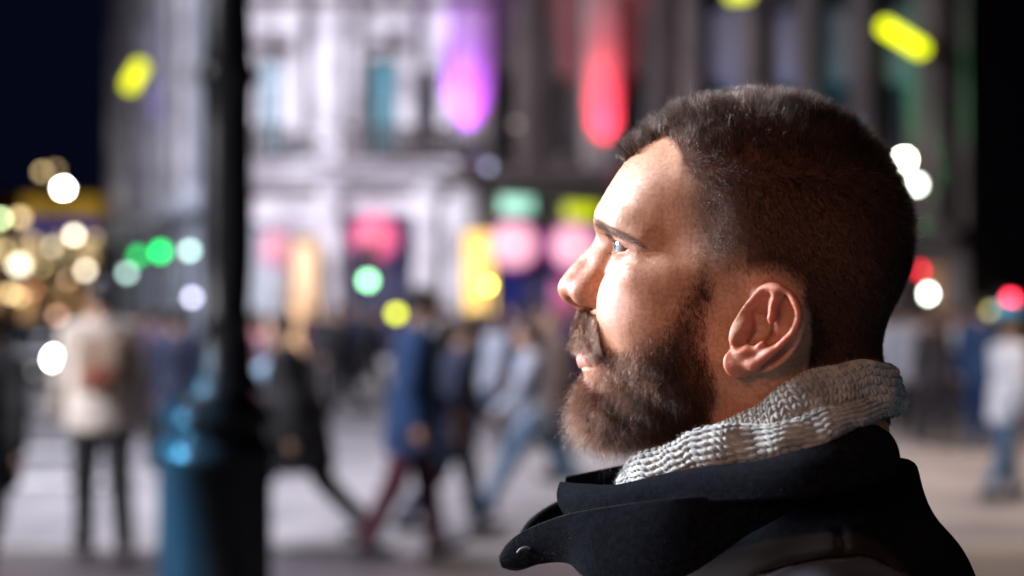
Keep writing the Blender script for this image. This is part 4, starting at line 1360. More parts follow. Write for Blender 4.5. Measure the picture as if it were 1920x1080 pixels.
# its side round the corner, the stone darkened in place of shade
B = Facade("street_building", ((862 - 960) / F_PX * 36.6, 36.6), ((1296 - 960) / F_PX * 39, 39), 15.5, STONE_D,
           "dark shaded stone building right of the corner, tall windows between purple and red lit pilasters", depth=9)
for x0, x1 in ((925, 968), (1042, 1078), (1180, 1218)):
    u0, u1, z0, z1 = B.rect(x0, 140, x1, 292); B.opening(u0, u1, z0, z1)
    u0, u1, z0, z1 = B.rect(x0, -170, x1, -20); B.opening(u0, u1, z0, z1)
u0, u1, z0, z1 = B.rect(872, 424, 916, 590)
B.opening(u0, u1, 0.3, z1, kind="shop_window", mull=0, rows=1, pane=glow_mat((1.0, 0.66, 0.22), 2.2))
for x0, x1 in ((935, 1000), (1012, 1080), (1100, 1260)):
    u0, u1, z0, z1 = B.rect(x0, 505, x1, 640)
    B.opening(u0, u1, 0.3, z1, kind="shop_window", mull=1, rows=1, pane=glow_mat((0.05, 0.07, 0.45), 0.3))
B.box("shop_fascia", B.u(864), B.len, B.z(980, 505) + 0.02, B.z(980, 354), 0.12, mat=STONE_K)
for px in (885, 1123):
    B.box("pilaster", B.u(px - 31), B.u(px + 31), B.z(px, 318), 14.4, 0.30, mat=STONE_M)
for px in (990, 1240):
    B.box("pilaster", B.u(px - 14), B.u(px + 14), B.z(px, 318), 14.4, 0.22)
for za, zb, out in ((352, 336, 0.6), (335, 323, 0.85)):
    B.box("cornice", 0, B.len, B.z(980, za), B.z(980, zb), out, bevel=0.04)
B.finish()

# columned front on the right
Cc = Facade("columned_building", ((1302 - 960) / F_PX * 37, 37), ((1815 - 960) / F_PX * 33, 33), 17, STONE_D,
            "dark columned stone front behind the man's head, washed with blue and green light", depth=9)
for x0, x1 in ((1330, 1372), (1462, 1505), (1560, 1605), (1655, 1700)):
    for ya, yb in ((150, 400), (-170, 20)):
        u0, u1, z0, z1 = Cc.rect(x0, ya, x1, yb); Cc.opening(u0, u1, z0, z1)
for k, x0 in enumerate((1320, 1440, 1560, 1680)):
    u0, u1, z0, z1 = Cc.rect(x0, 490, x0 + 90, 640)
    Cc.opening(u0, u1, 0.3, z1, kind="shop_window", mull=1, rows=1, pane=glow_mat((0.9, 0.45, 0.22), 0.12))
for px in (1312, 1425, 1530, 1632, 1765):                      # round columns
    P = Cc.u(px)
    lathe("column", [(0.42, Cc.z(px, 436)), (0.42, Cc.z(px, 427)), (0.33, Cc.z(px, 424)), (0.31, 9.0), (0.28, 14.6), (0.40, 14.9), (0.40, 15.2)], STONE_D, Cc.root, (P, -0.45, 0), 20)
for za, zb, out in ((468, 452, 0.9), (451, 437, 1.1)):
    Cc.box("cornice", 0, Cc.len, Cc.z(1550, za), Cc.z(1550, zb), out, bevel=0.04)
Cc.box("entablature", 0, Cc.len, 15.21, 16.9, 0.95)
Cc.finish()

# long front of the street running away on the left
Dd = Facade("receding_terrace", ((212 - 960) / F_PX * 66, 66), ((392 - 960) / F_PX * 39, 39), 21, STONE_G,
            "blue-grey stone terrace receding down the street, left of the corner building", depth=9)
n = 7
for k in range(n):
    uc = Dd.len * (k + 0.5) / n
    for z0 in (5.6, 9.4, 13.2):
        Dd.opening(uc - 0.65, uc + 0.65, z0, z0 + 2.5)
    Dd.opening(uc - 1.2, uc + 1.2, 0.3, 3.6, kind="shop_window", mull=2, rows=1, pane=glow_mat(((0.5, 0.7, 1.0), (1.0, 0.7, 0.5), (0.6, 0.9, 0.8))[k % 3], 0.35))
    Dd.box("pilaster", Dd.len * k / n + 0.02, Dd.len * k / n + 0.6, 4.9, 17.4, 0.3, mat=STONE_L)
Dd.box("cornice", 0, Dd.len, 4.2, 4.85, 0.6); Dd.box("cornice", 0, Dd.len, 17.5, 18.2, 0.8)
Dd.finish()

# far golden theatre at the end of the street
T_ = Facade("theatre", ((-60 - 960) / F_PX * 95, 95), ((196 - 960) / F_PX * 95, 95), 9.0, noise_mat("ochre_stone", (0.22, 0.14, 0.06), (0.34, 0.22, 0.10), 0.5, 0.8),
            "far theatre front at the left edge, glowing gold under its lit marquee", depth=8)
for x0, x1 in ((-30, 10), (30, 70), (90, 125), (145, 180)):
    u0, u1, z0, z1 = T_.rect(x0, 440, x1, 500); T_.opening(u0, u1, z0, z1, pane=glow_mat((1.0, 0.72, 0.35), 0.9))
    u0, u1, z0, z1 = T_.rect(x0, 530, x1, 600); T_.opening(u0, u1, 0.3, z1, kind="doorway", pane=glow_mat((1.0, 0.55, 0.25), 0.7))
u0, u1, z0, z1 = T_.rect(60, 372, 192, 410)
mq = boxes_mesh("marquee", [(u0, -2.0, z0, u1, -0.01, z1)], glow_mat((0.95, 0.55, 0.06), 0.28), T_.root)
u0, u1, z0, z1 = T_.rect(62, 412, 184, 440)
boxes_mesh("blue_sign_band", [(u0, -2.1, z0, u1, -0.01, z1 - 0.03)], glow_mat((0.02, 0.04, 0.5), 0.35), T_.root)
T_.finish()
clock("buildings")


# ------------------------------------------------------------------ coloured wall washers
def washer(px, py, fac, color, power, label, off=1.02):
    u = fac.u(px); z = fac.z(px, py)
    P = fac.root.matrix_basis @ Vector((u, -off, z))
    rt = empty("wall_washer", P, fac.root.rotation_euler.z); tag(rt, label, "uplighter")
    boxes_mesh("housing", [(-0.16, -0.10, -0.12, 0.16, 0.10, 0.0)], FRAME, rt, bevel=0.01)
    boxes_mesh("lens", [(-0.13, -0.07, 0.001, 0.13, 0.07, 0.012)], glow_mat(color, 3.0), rt)
    ld = bpy.data.lights.new("wall_washer_beam", 'SPOT'); ld.energy = power; ld.color = color
    ld.spot_size = R(44); ld.spot_blend = 1.0; ld.shadow_soft_size = 0.08
    lo = bpy.data.objects.new("wall_washer_beam", ld); COL.objects.link(lo)
    lo.location = P + Vector((0, 0, 0.05))
    tgt = fac.root.matrix_basis @ Vector((u, 0.0, z + 3.4))
    lo.rotation_euler = (tgt - lo.location).to_track_quat('-Z', 'Y').to_euler()
    return rt


washer(870, 312, B, (0.50, 0.03, 1.0), 3800, "purple wall washer at the foot of the corner pilaster")
washer(1123, 336, B, (1.0, 0.02, 0.07), 4600, "red wall washer at the foot of the pilaster left of the man's head")
washer(1765, 428, Cc, (0.0, 0.8, 0.16), 2200, "green wall washer below the rightmost column", 1.3)
washer(1632, 428, Cc, (0.0, 0.45, 0.6), 2600, "teal wall washer at the foot of the second column from the right", 1.3)
washer(1425, 428, Cc, (0.25, 0.45, 1.0), 5000, "blue wall washer at the foot of the column above the man's head", 1.3)
washer(300, 330, Dd, (0.25, 0.12, 1.0), 500, "violet wall washer on the receding terrace", 1.0)


# ------------------------------------------------------------------ lit signs and lamps
IRON = noise_mat("black_iron", (0.008, 0.008, 0.009), (0.016, 0.016, 0.018), 20, 0.45)


def wall_sign(name, px0, py0, px1, py1, fac, color, st, label, cat="shop sign", out=0.5, rnd=False):
    u0, u1, z0, z1 = fac.rect(px0, py0, px1, py1)
    c = fac.root.matrix_basis @ Vector(((u0 + u1) / 2, -out, (z0 + z1) / 2))
    rt = empty(name, c, fac.root.rotation_euler.z); tag(rt, label, cat)
    w, h = (u1 - u0) / 2, (z1 - z0) / 2
    if rnd:
        n = 28; V = []; F = []
        for k in range(n):
            a = 2 * math.pi * k / n
            for y in (-0.06, 0.06): V.append((w * math.cos(a), y, h * math.sin(a)))
        V += [(0, -0.075, 0), (0, 0.06, 0)]
        for k in range(n):
            a, b = 2 * k, 2 * ((k + 1) % n)
            F += [(a, b, 2 * n, 2 * n), (b, a, a + 1, b + 1), (b + 1, a + 1, 2 * n + 1, 2 * n + 1)]
        F = [f for f in F]
        V3 = V; tri = [(f[0], f[1], f[2]) for f in F if f[2] == f[3]]; quad = [f for f in F if f[2] != f[3]]
        tri += [(q[0], q[1], q[2]) for q in quad] + [(q[0], q[2], q[3]) for q in quad]
        np_mesh("sign_face", V3, tri, glow_mat(color, st), rt, smooth=False)
        n2 = 32
        ringp = [(math.cos(2 * math.pi * k / n2) * (w + 0.03), 0, math.sin(2 * math.pi * k / n2) * (h + 0.03)) for k in range(n2 + 1)]
        V = []; F = []
        for k, p_ in enumerate(ringp[:-1]):
            a = 2 * math.pi * k / n2; dx, dz = math.cos(a), math.sin(a)
            V += [(p_[0], -0.09, p_[2]), (p_[0] + dx * 0.05, -0.09, p_[2] + dz * 0.05), (p_[0] + dx * 0.05, 0.07, p_[2] + dz * 0.05), (p_[0], 0.07, p_[2])]
        for k in range(n2):
            a, b = 4 * k, 4 * ((k + 1) % n2)
            for e in range(4): F.append((a + e, a + (e + 1) % 4, b + (e + 1) % 4, b + e))
        np_mesh("rim", V, F, glow_mat((0.75, 0.08, 0.55), 0.7), rt, smooth=False)
    else:
        boxes_mesh("sign_face", [(-w, -0.06, -h, w, 0.04, h)], glow_mat(color, st), rt)
        boxes_mesh("casing", [(-w - 0.05, -0.04, h + 0.001, w + 0.05, 0.10, h + 0.05), (-w - 0.05, -0.04, -h - 0.05, w + 0.05, 0.10, -h - 0.001), (-w - 0.05, -0.04, -h, -w - 0.001, 0.10, h), (w + 0.001, -0.04, -h, w + 0.05, 0.10, h)], FRAME, rt)
    boxes_mesh("bracket", [(-0.03, 0.101, -0.03, 0.03, out - 0.14, 0.03)], IRON, rt)
    return rt


wall_sign("round_sign", 910, 420, 990, 500, B, (1.0, 0.50, 0.60), 1.25, "pink round sign, the left one of the pair under the green signs", rnd=True)
wall_sign("round_sign", 1022, 425, 1100, 503, B, (1.0, 0.48, 0.58), 1.15, "pink round sign, the one beside the man's nose", rnd=True)
wall_sign("round_sign", 664, 408, 744, 484, A, (1.0, 0.18, 0.30), 1.0, "rose red round sign on the pale corner building", rnd=True)
wall_sign("round_sign", 498, 438, 540, 496, A, (1.0, 0.45, 0.52), 0.7, "small pale pink round sign left of the orange shop window", rnd=True)
wall_sign("box_sign", 925, 372, 985, 402, B, (0.42, 0.85, 0.66), 1.3, "mint green box sign over the dark shopfront")
wall_sign("box_sign", 1043, 384, 1108, 414, B, (0.52, 0.58, 0.0), 1.2, "olive yellow box sign over the dark shopfront")
wall_sign("box_sign", 1020, 525, 1068, 600, B, (0.85, 0.18, 0.38), 0.35, "pink box sign at street level beside the man's nose")
wall_sign("lit_panel", 858, 436, 912, 585, B, (1.0, 0.62, 0.16), 1.7, "tall glowing orange and yellow display by the corner", "display")
wall_sign("lit_panel", 556, 460, 596, 560, A, (1.0, 0.66, 0.42), 1.2, "slim peach coloured glowing display on the pale building", "display")


def tilt_sign(px0, py0, px1, py1, Y, r, color, st, label):
    a, b = at(px0, py0, Y), at(px1, py1, Y)
    rt = empty("tube_sign", (a + b) / 2); tag(rt, label, "neon sign")
    d = (b - a); L = d.length; M = (d.normalized()).to_track_quat('X', 'Z').to_matrix().to_4x4()
    prof = [(1e-4, -L / 2 - r)] + [(r * math.sin(t), -L / 2 - r * math.cos(t)) for t in np.linspace(0.3, math.pi / 2, 5)] + [(r * math.sin(t), L / 2 - r * math.cos(t)) for t in np.linspace(math.pi / 2, math.pi - 0.3, 5)] + [(1e-4, L / 2 + r)]
    o = lathe("neon_tube", prof, glow_mat(color, st), rt, seg=16)
    o.matrix_local = (d.normalized()).to_track_quat('Z', 'X').to_matrix().to_4x4()
    boxes_mesh("back_plate", [(-L / 2 - r, r * 1.05, -r * 0.8, L / 2 + r, r * 1.05 + 0.05, r * 0.8)], FRAME, rt, M=(d.normalized()).to_track_quat('X', 'Z').to_matrix().to_4x4())
    boxes_mesh("bracket", [(-0.03, r * 1.05 + 0.05, -0.03, 0.03, r * 1.05 + 0.9, 0.03)], IRON, rt)
    return rt


tilt_sign(1663, 50, 1727, 90, 31.5, 0.17, (0.80, 0.86, 0.0), 2.6, "bright yellow tube sign high on the dark building at the upper right")
tilt_sign(243, 158, 261, 126, 42, 0.22, (0.72, 0.74, 0.0), 2.2, "yellow tube sign on the terrace at the upper left")
tilt_sign(1375, -12, 1400, -14, 34, 0.17, (0.70, 0.75, 0.05), 2.0, "yellow tube sign cut by the top edge above the man's hair")


def lantern(px, py, Y, r, color, st, label, cat="street lamp", name="street_lamp", group=None, post=True):
    P = at(px, py, Y)
    rt = empty(name, (P.x, P.y, 0)); tag(rt, label, cat, group)
    z = P.z
    lathe("globe", globe_prof(r), glow_mat(color, st), rt, (0, 0, z), 16)
    lathe("finial", [(r * 0.45, z + r * 0.9), (r * 0.4, z + r * 1.05), (0.02, z + r * 1.4), (0.001, z + r * 1.6)], IRON, rt, seg=12)
    if post:
        lathe("post", [(0.16, 0.0), (0.16, 0.25), (0.09, 0.5), (0.07, 1.0), (0.045, z - r * 1.35), (0.09, z - r * 1.2), (r * 0.5, z - r * 0.87)], IRON, rt, seg=12)
    return rt


WARM = (1.0, 0.72, 0.34); CREAM = (1.0, 0.86, 0.62); WHITE = (1.0, 0.97, 0.90); MINT = (0.62, 0.95, 0.85)
lantern(118, 353, 60, 0.149, WHITE, 120.00, "brightest white globe street lamp at the far left, above the gold marquee")
lantern(138, 441, 60, 0.149, CREAM, 16.00, "cream globe lamp below the gold marquee")
lantern(160, 507, 60, 0.161, CREAM, 9.00, "cream globe lamp low on the left, lowest of the bright column")
lantern(78, 322, 62, 0.149, WARM, 3.80, "dim gold globe lamp, the highest at the far left")
lantern(103, 318, 66, 0.149, WARM, 2.00, "faint amber globe lamp beside the highest gold one")
lantern(37, 408, 58, 0.186, WARM, 5.20, "gold globe lamp near the left edge, upper of two")
lantern(36, 497, 58, 0.260, CREAM, 7.00, "big cream globe lamp near the left edge, lower of two")
lantern(20, 550, 56, 0.161, WARM, 6.00, "gold globe lamp at the left edge just above the dark walker")
lantern(36, 556, 58, 0.136, WARM, 5.20, "gold globe lamp just right of the left edge, low down")
for _i, (_x, _y, _Y, _r, _c, _s, _l) in enumerate([
    (62, 452, 66, 0.2, WARM, 1.4, "small amber globe lamp under the blue sign band"), (98, 462, 64, 0.24, CREAM, 2.0, "pale globe lamp between the two cream ones"),
    (78, 500, 62, 0.2, WARM, 1.6, "amber globe lamp right of the big cream one"), (128, 524, 62, 0.2, (1.0, 0.6, 0.35), 1.6, "orange globe lamp left of the lowest cream one"),
    (101, 528, 66, 0.18, WARM, 1.5, "narrow amber globe lamp low in the gold cluster"), (176, 446, 70, 0.22, WARM, 1.2, "amber globe lamp at the right end of the marquee"),
    (8, 470, 60, 0.2, WARM, 2.0, "amber globe lamp half cut by the left edge"), (62, 545, 60, 0.18, (1.0, 0.4, 0.2), 1.6, "red orange globe lamp above the car roof")]):
    lantern(_x, _y, _Y, _r * 0.62, _c, _s * 2.4, _l)
lantern(0, 410, 60, 0.149, (0.8, 1.0, 0.5), 12.00, "greenish globe lamp cut by the left edge")
lantern(107, 592, 54, 0.136, (1.0, 0.55, 0.38), 4.00, "salmon globe lamp beside the car")
lantern(355, 470, 40, 0.112, MINT, 9.00, "mint globe lamp just left of the iron post")
lantern(238, 512, 46, 0.124, MINT, 6.00, "dim mint globe lamp under the green traffic lights")
lantern(360, 558, 40, 0.112, (0.75, 0.75, 1.0), 9.00, "lilac globe lamp low beside the iron post")
lantern(914, 535, 34, 0.081, (1.0, 0.90, 0.12), 24.00, "small yellow globe lamp in front of the orange display")
lantern(743, 588, 34, 0.124, (0.80, 0.85, 0.04), 6.40, "yellow globe lamp behind the man in the blue coat")
lantern(915, 594, 36, 0.099, (0.7, 0.65, 1.0), 4.80, "dim lilac globe lamp below the orange display")
lantern(1696, 300, 31.5, 0.118, (1.0, 1.0, 0.78), 52.00, "bright white globe lamp behind the man's crown, upper of two")
lantern(1718, 346, 31, 0.118, (0.95, 1.0, 0.85), 18.00, "white globe lamp behind the man's crown, lower of two")
lantern(1738, 551, 33, 0.105, (0.88, 1.0, 0.88), 32.00, "pale green globe lamp behind the man's nape")
lantern(1858, 583, 34, 0.093, (0.75, 0.65, 0.2), 4.40, "dim olive globe lamp beside the red signal")
lantern(968, 232, 35.6, 0.074, (0.8, 0.6, 0.5), 1.0, "faint window bracket lamp on the dark building", post=False)
lantern(916, 312, 35.2, 0.099, (0.6, 0.65, 0.9), 1.7, "faint blue grey bracket lamp above the mint sign", post=False)


def traffic_light(px, py, Y, lit, st, label, color):
    P = at(px, py, Y); rt = empty("traffic_light", (P.x, P.y, 0)); tag(rt, label, "traffic light")
    k = {"red": 2, "green": 0}[lit]
    z0 = P.z - k * 0.30
    boxes_mesh("signal_box", [(-0.17, 0.0, z0 - 0.22, 0.17, 0.24, z0 + 0.82)], IRON, rt, bevel=0.03)
    for i in range(3):
        zz = z0 + i * 0.30
        m = glow_mat(color, st) if i == k else FRAME
        o = lathe("lens", [(0.001, 0.03), (0.07, 0.025), (0.115, 0.0)], m, rt, seg=16)
        o.rotation_euler = (R(90), 0, 0); o.location = (0, -0.004, zz)
        h = lathe("visor", [(0.13, 0.0), (0.13, 0.16)], IRON, rt, seg=14)
        h.rotation_euler = (R(90), 0, 0); h.location = (0, -0.002, zz)
    lathe("pole", [(0.06, 0), (0.055, z0 - 0.22)], IRON, rt, (0, 0.12, 0), seg=10)
    return rt


traffic_light(302, 472, 30, "green", 12, "green traffic light nearer the iron post", (0.0, 0.62, 0.12))
traffic_light(260, 480, 32, "green", 7, "green traffic light further left, left one of the pair", (0.0, 0.5, 0.10))
traffic_light(690, 526, 30, "green", 10, "pale green traffic light below the rose red round sign", (0.35, 0.95, 0.50))
traffic_light(1722, 508, 31, "red", 9, "red traffic light behind the man's nape", (1.0, 0.02, 0.05))
traffic_light(1893, 563, 28, "red", 16, "bright red traffic light near the right edge", (1.0, 0.03, 0.07))

# ------------------------------------------------------------------ iron lamp post in front
POSTM, _nt, _b = new_mat("glossy_black_paint")
_tc = N(_nt, 'ShaderNodeTexCoord'); _n = N(_nt, 'ShaderNodeTexNoise'); _n.inputs['Scale'].default_value = 14; _n.inputs['Detail'].default_value = 6
_nt.links.new(_tc.outputs['Object'], _n.inputs['Vector'])
_mr = N(_nt, 'ShaderNodeMapRange'); _mr.inputs[3].default_value = 0.28; _mr.inputs[4].default_value = 0.5
_nt.links.new(_n.outputs[0], _mr.inputs[0]); _nt.links.new(_mr.outputs[0], _b.inputs['Roughness'])
_b.inputs['Base Color'].default_value = (0.012, 0.013, 0.016, 1)
_bp = N(_nt, 'ShaderNodeBump'); _bp.inputs['Strength'].default_value = 0.15; _bp.inputs['Distance'].default_value = 0.004
_nt.links.new(_n.outputs[0], _bp.inputs['Height']); _nt.links.new(_bp.outputs[0], _b.inputs['Normal'])
PY = 6.0
pc = at(426, 573, PY)
post = empty("lamp_post", (pc.x, pc.y, 0))
tag(post, "thick black iron lamp post on a square pedestal, blue light on its left face", "lamp post")
zz = lambda py: CAM_Z + (573 - py) / F_PX * PY
lathe("shaft", [(0.153, zz(735)), (0.143, zz(712)), (0.118, zz(700)), (0.110, zz(640)), (0.100, zz(615)), (0.110, zz(606)), (0.110, zz(596)), (0.092, zz(585)), (0.107, zz(480)),
                (0.102, zz(250)), (0.102, zz(165)), (0.123, zz(150)), (0.123, zz(130)), (0.102, zz(118)), (0.094, zz(0)), (0.064, 4.6), (0.115, 4.7), (0.064, 4.8)], POSTM, post, seg=32)
rr = 0.3625 / math.sqrt(2)
ped = [(rr * 1.22, 0.0), (rr * 1.22, 0.10), (rr * 1.08, 0.16), (rr * 0.98, 0.20), (rr * 0.98, zz(868)), (rr * 1.06, zz(860)), (rr * 1.06, zz(846)), (rr * 0.93, zz(822)), (rr * 0.86, zz(816)), (rr * 0.86, zz(800)),
       (rr * 1.02, zz(792)), (rr * 1.02, zz(778)), (rr * 0.72, zz(738)), (rr * 0.5, zz(732)), (0.001, zz(731))]
o = lathe("pedestal", ped, POSTM, post, (at(403, 573, PY).x - pc.x, 0, 0), seg=4, rot=R(45 + 36))
boxes_mesh("crossarm", [(-0.45, -0.02, 4.25, 0.45, 0.02, 4.29)], POSTM, post)
hd = lathe("lantern_head", [(0.06, 4.8), (0.14, 4.86), (0.22, 5.3), (0.24, 5.32), (0.08, 5.5), (0.02, 5.6), (0.001, 5.7)], glow_mat((1.0, 0.9, 0.7), 4.0), post, seg=6)
clock("lamps")

# ------------------------------------------------------------------ car with its headlights on
CARP = noise_mat("dark_car_paint", (0.01, 0.012, 0.02), (0.014, 0.016, 0.026), 3, 0.2)
TYRE = noise_mat("tyre_rubber", (0.012, 0.012, 0.012), (0.02, 0.02, 0.02), 20, 0.8)
CG, _nt, _b = new_mat("car_glass"); _b.inputs['Base Color'].default_value = (0.01, 0.012, 0.015, 1); _b.inputs['Roughness'].default_value = 0.05


def car(px, Y, label):
    X = (px - 960) / F_PX * Y
    rt = empty("car", (X, Y, -0.13)); tag(rt, label, "car")
    def sd(p):
        x, a, z = p[0], p[1], p[2]
        def bx(c, h, r): 
            q = [np.abs(p[i] - c[i]) - (h[i] - r) for i in range(3)]
            return np.sqrt(sum(np.maximum(t, 0) ** 2 for t in q)) + np.minimum(np.maximum(np.maximum(q[0], q[1]), q[2]), 0) - r
        d = bx((0, 2150, 620), (900, 2150, 330), 160)
        d = smin(d, bx((0, 2500, 1080), (700, 1150, 360), 230), 120)
        for y in (850, 3450):
            for s_ in (-1, 1):
                w = np.maximum(np.hypot(p[1] - y, z - 340) - 390, np.abs(x - s_ * 850) - 140); d = smax(d, -w, 20)
        return d
    def wrap(p): return sd((p[0], p[1], p[2]))
    V, F = sdf_mesh(wrap, (-1000, -100, 200), (1000, 4400, 1520), 40, mirror=False, thr=560)
    np_mesh("body", V * 0.001, F, CARP, rt)
    boxes_mesh("windscreen", [(-0.60, 0, 0, 0.60, 0.02, 0.52)], CG, rt, M=Matrix.Translation((0, 1.12, 0.93)) @ Matrix.Rotation(R(-28), 4, 'X'))
    for s_ in (-1, 1):
        h = lathe("headlight", [(0.001, 0.05), (0.08, 0.04), (0.125, 0.0)], glow_mat((1.0, 1.0, 0.86), 60 if s_ > 0 else 9), rt, seg=16)
        h.rotation_euler = (R(90), 0, 0); h.location = (s_ * 0.62, -0.01, 0.72)
        for y in (0.85, 3.45):
            w = lathe("wheel", [(0.001, -0.10), (0.2, -0.11), (0.31, -0.10), (0.34, -0.06), (0.34, 0.06), (0.31, 0.10), (0.2, 0.11), (0.001, 0.10)], TYRE, rt, seg=24)
            w.rotation_euler = (0, R(90), 0); w.location = (s_ * 0.82, y, 0.34)
    boxes_mesh("number_plate", [(-0.26, -0.03, 0.42, 0.26, -0.005, 0.53)], PAINT, rt)
    boxes_mesh("grille", [(-0.42, -0.02, 0.58, 0.42, -0.003, 0.74)], IRON, rt)
    return rt


car(44, 27, "dark car with its headlights on, coming up the street at the far left")
clock("car")
# ------------------------------------------------------------------ passers-by
def cloth(name, c, rough=0.85):
    return noise_mat(name, tuple(v * 0.8 for v in c), tuple(min(1, v * 1.2) for v in c), 14, rough, bump=0.2, bscale=80)


SKIN2 = noise_mat("face_skin", (0.42, 0.24, 0.17), (0.52, 0.31, 0.22), 20, 0.5)
HAIRM = {"brown": noise_mat("brown_hair", (0.03, 0.017, 0.010), (0.06, 0.033, 0.02), 60, 0.5), "black": noise_mat("black_hair", (0.006, 0.005, 0.005), (0.014, 0.011, 0.010), 60, 0.45),
         "fair": noise_mat("fair_hair", (0.22, 0.14, 0.07), (0.32, 0.21, 0.11), 60, 0.5)}
SHOEM = noise_mat("dark_shoes", (0.01, 0.009, 0.009), (0.02, 0.018, 0.016), 20, 0.4)


def build_person(jacket, trousers, hair, l1=22, l2=-24, k1=6, k2=22, arms=(22, -20), elbows=(25, 25), hem=780, lean=3, h=13, coat_w=1.0, height=1.0, shoe=None, long_hair=False, skirt=False):
    """A walking figure facing +X (mm). l: thigh angles, k: knee bends, arms: swing, all in degrees."""
    def rot(v, a): c, s = math.cos(R(a)), math.sin(R(a)); return np.array([c * v[0] - s * v[2], v[1], s * v[0] + c * v[2]])
    hipz = 905.0
    feet = []
    for l, k in ((l1, k1), (l2, k2)):
        th = rot(np.array([0, 0, -430.0]), l); sh = rot(np.array([0, 0, -420.0]), l - k); feet.append((th + sh)[2])
    hip = np.array([0, 0, -min(feet) + 75.0])
    legs = []
    for s, l, k in ((1, l1, k1), (-1, l2, k2)):
        a = hip + np.array([0, s * 85, 0]); b = a + rot(np.array([0, 0, -430.0]), l); c = b + rot(np.array([0, -s * 12.0, -420.0]), l - k)
        toe = c + rot(np.array([165.0, s * 18.0, -30.0]), (l - k) * 0.35 if (l - k) < 0 else 12 * (l > 0)); heel = c + np.array([-45.0, 0, -38.0])
        legs.append((a, b, c, toe, heel))
    ln = lambda z, x=0.0, y=0.0: hip + rot(np.array([x, y, z]), -lean)
    chest = ln(340); neck = ln(520); head = ln(690, 22)
    A_ = []
    for s, ar, el in ((1, arms[0], elbows[0]), (-1, arms[1], elbows[1])):
        sh = ln(475, 0, s * 185); eb = sh + rot(np.array([0, s * 45.0, -290.0]), ar); wr = eb + rot(np.array([0, -s * 15.0, -255.0]), ar + el); dr = unit(wr - eb)
        A_.append((s, sh, eb, wr, dr))

    def d_head(p):
        d = ell(p, head + np.array([-6, 0, 18]), (96, 77, 98)); d = smin(d, ell(p, head + np.array([18, 0, -42]), (66, 55, 72)), 30)
        d = smin(d, cap(p, head + np.array([88, 0, 6]), head + np.array([106, 0, -24]), 8, 13), 14)
        for s in (-1, 1): d = smin(d, ell(p, head + np.array([-4, s * 76, -6]), (18, 8, 30)), 8)
        for s in (-1, 1): d = smax(d, -ell(p, head + np.array([92, s * 32, 16]), (16, 18, 11)), 14)
        d = smin(d, cap(p, head + np.array([82, 0, -62]), head + np.array([80, 0, -70]), 18, 16), 14)
        return smin(d, cap(p, head + np.array([-10, 0, -60]), neck + np.array([0, 0, -30]), 54, 60), 22)

    def d_arm(p, inf):
        d = None
        for s, sh, eb, wr, dr in A_:
            c = smin(cap(p, sh, eb, 50 + inf, 40 + inf), cap(p, eb, wr, 40 + inf, 29 + inf), 20)
            d = c if d is None else np.minimum(d, c)
        return d

    def d_hand(p):
        d = None
        for s, sh, eb, wr, dr in A_:
            side = unit(np.cross(dr, np.array([0, s * 1.0, 0])))
            pal = cap(p, wr + dr * 15, wr + dr * 62, 26, 28)
            for q, (o, L) in enumerate(((27, 62), (9, 74), (-9, 70), (-26, 54))):
                b0 = wr + dr * 72 + side * o; pal = smin(pal, cap(p, b0, b0 + dr * L * 0.8 + np.array([0, -s * 22.0, 0]), 10, 8), 5)
            b0 = wr + dr * 28 + side * 26; pal = smin(pal, cap(p, b0, b0 + side * 34 + dr * 36, 12, 9), 8)
            d = pal if d is None else np.minimum(d, pal)
        return d

    def d_leg(p, inf):
        d = None
        for a, b, c, toe, heel in legs:
            e = smin(cap(p, a, b, 94 + inf, 64 + inf), cap(p, b, c, 64 + inf, 48 + inf * 1.2), 25)
            d = e if d is None else smin(d, e, 25)
        return d

    def d_foot(p, inf, which=(0, 1)):
        d = None
        for a, b, c, toe, heel in [legs[w] for w in which]:
            e = smin(cap(p, heel, toe, 38 + inf, 30 + inf), cap(p, c, c + np.array([0, 0, -30.]), 42 + inf, 42 + inf), 25)
            d = e if d is None else np.minimum(d, e)
        return d

    def d_torso(p, inf):
        d = ell(p, ln(60), (115 + inf, 165 + inf, 130 + inf)); d = smin(d, ell(p, ln(330), (128 + inf, 172 + inf, 230 + inf)), 60)
        return smin(d, cap(p, ln(470, 0, -140), ln(470, 0, 140), 62 + inf, 62 + inf), 50)

    f_body = lambda p: smin(smin(smin(d_head(p), d_torso(p, -6), 30), smin(d_arm(p, -4), d_hand(p), 12), 25), smin(d_leg(p, -6), d_foot(p, -4), 20), 25)
    lo = (-700, -420, -60); hi = (760, 420, 1900)
    parts = []
    V, F = sdf_mesh(f_body, lo, hi, h, mirror=False, thr=8 * h * 1.3); parts.append(("body", V, F, SKIN2))
    def f_jack(p):
        d = smin(d_torso(p, 16 * coat_w), d_arm(p, 14), 30)
        sk = cap(p, ln(120), ln(hem - 905 + 60), 150 * coat_w, 165 * coat_w, 0.9)
        d = smin(d, sk, 40)
        d = smin(d, cap(p, neck, neck + np.array([0, 0, 10]), 78, 74), 25)
        d = smax(d, hem + (hip[2] - 905) - p[2], 10)
        for s, sh, eb, wr, dr in A_:
            pl_ = (p[0] - wr[0]) * dr[0] + (p[1] - wr[1]) * dr[1] + (p[2] - wr[2]) * dr[2]
            near_ = np.sqrt((p[0] - wr[0]) ** 2 + (p[1] - wr[1]) ** 2 + (p[2] - wr[2]) ** 2) - 120
            d = smax(d, np.minimum(pl_ - 4, -near_), 6)
        fold = 5 * np.sin(p[2] * 0.035 + 2 * np.sin(p[1] * 0.012)) * np.sin(p[0] * 0.02 + p[1] * 0.015)
        return smax(d - fold, -cap(p, neck + np.array([0, 0, 15]), neck + np.array([0, 0, 80]), 62, 66), 8)
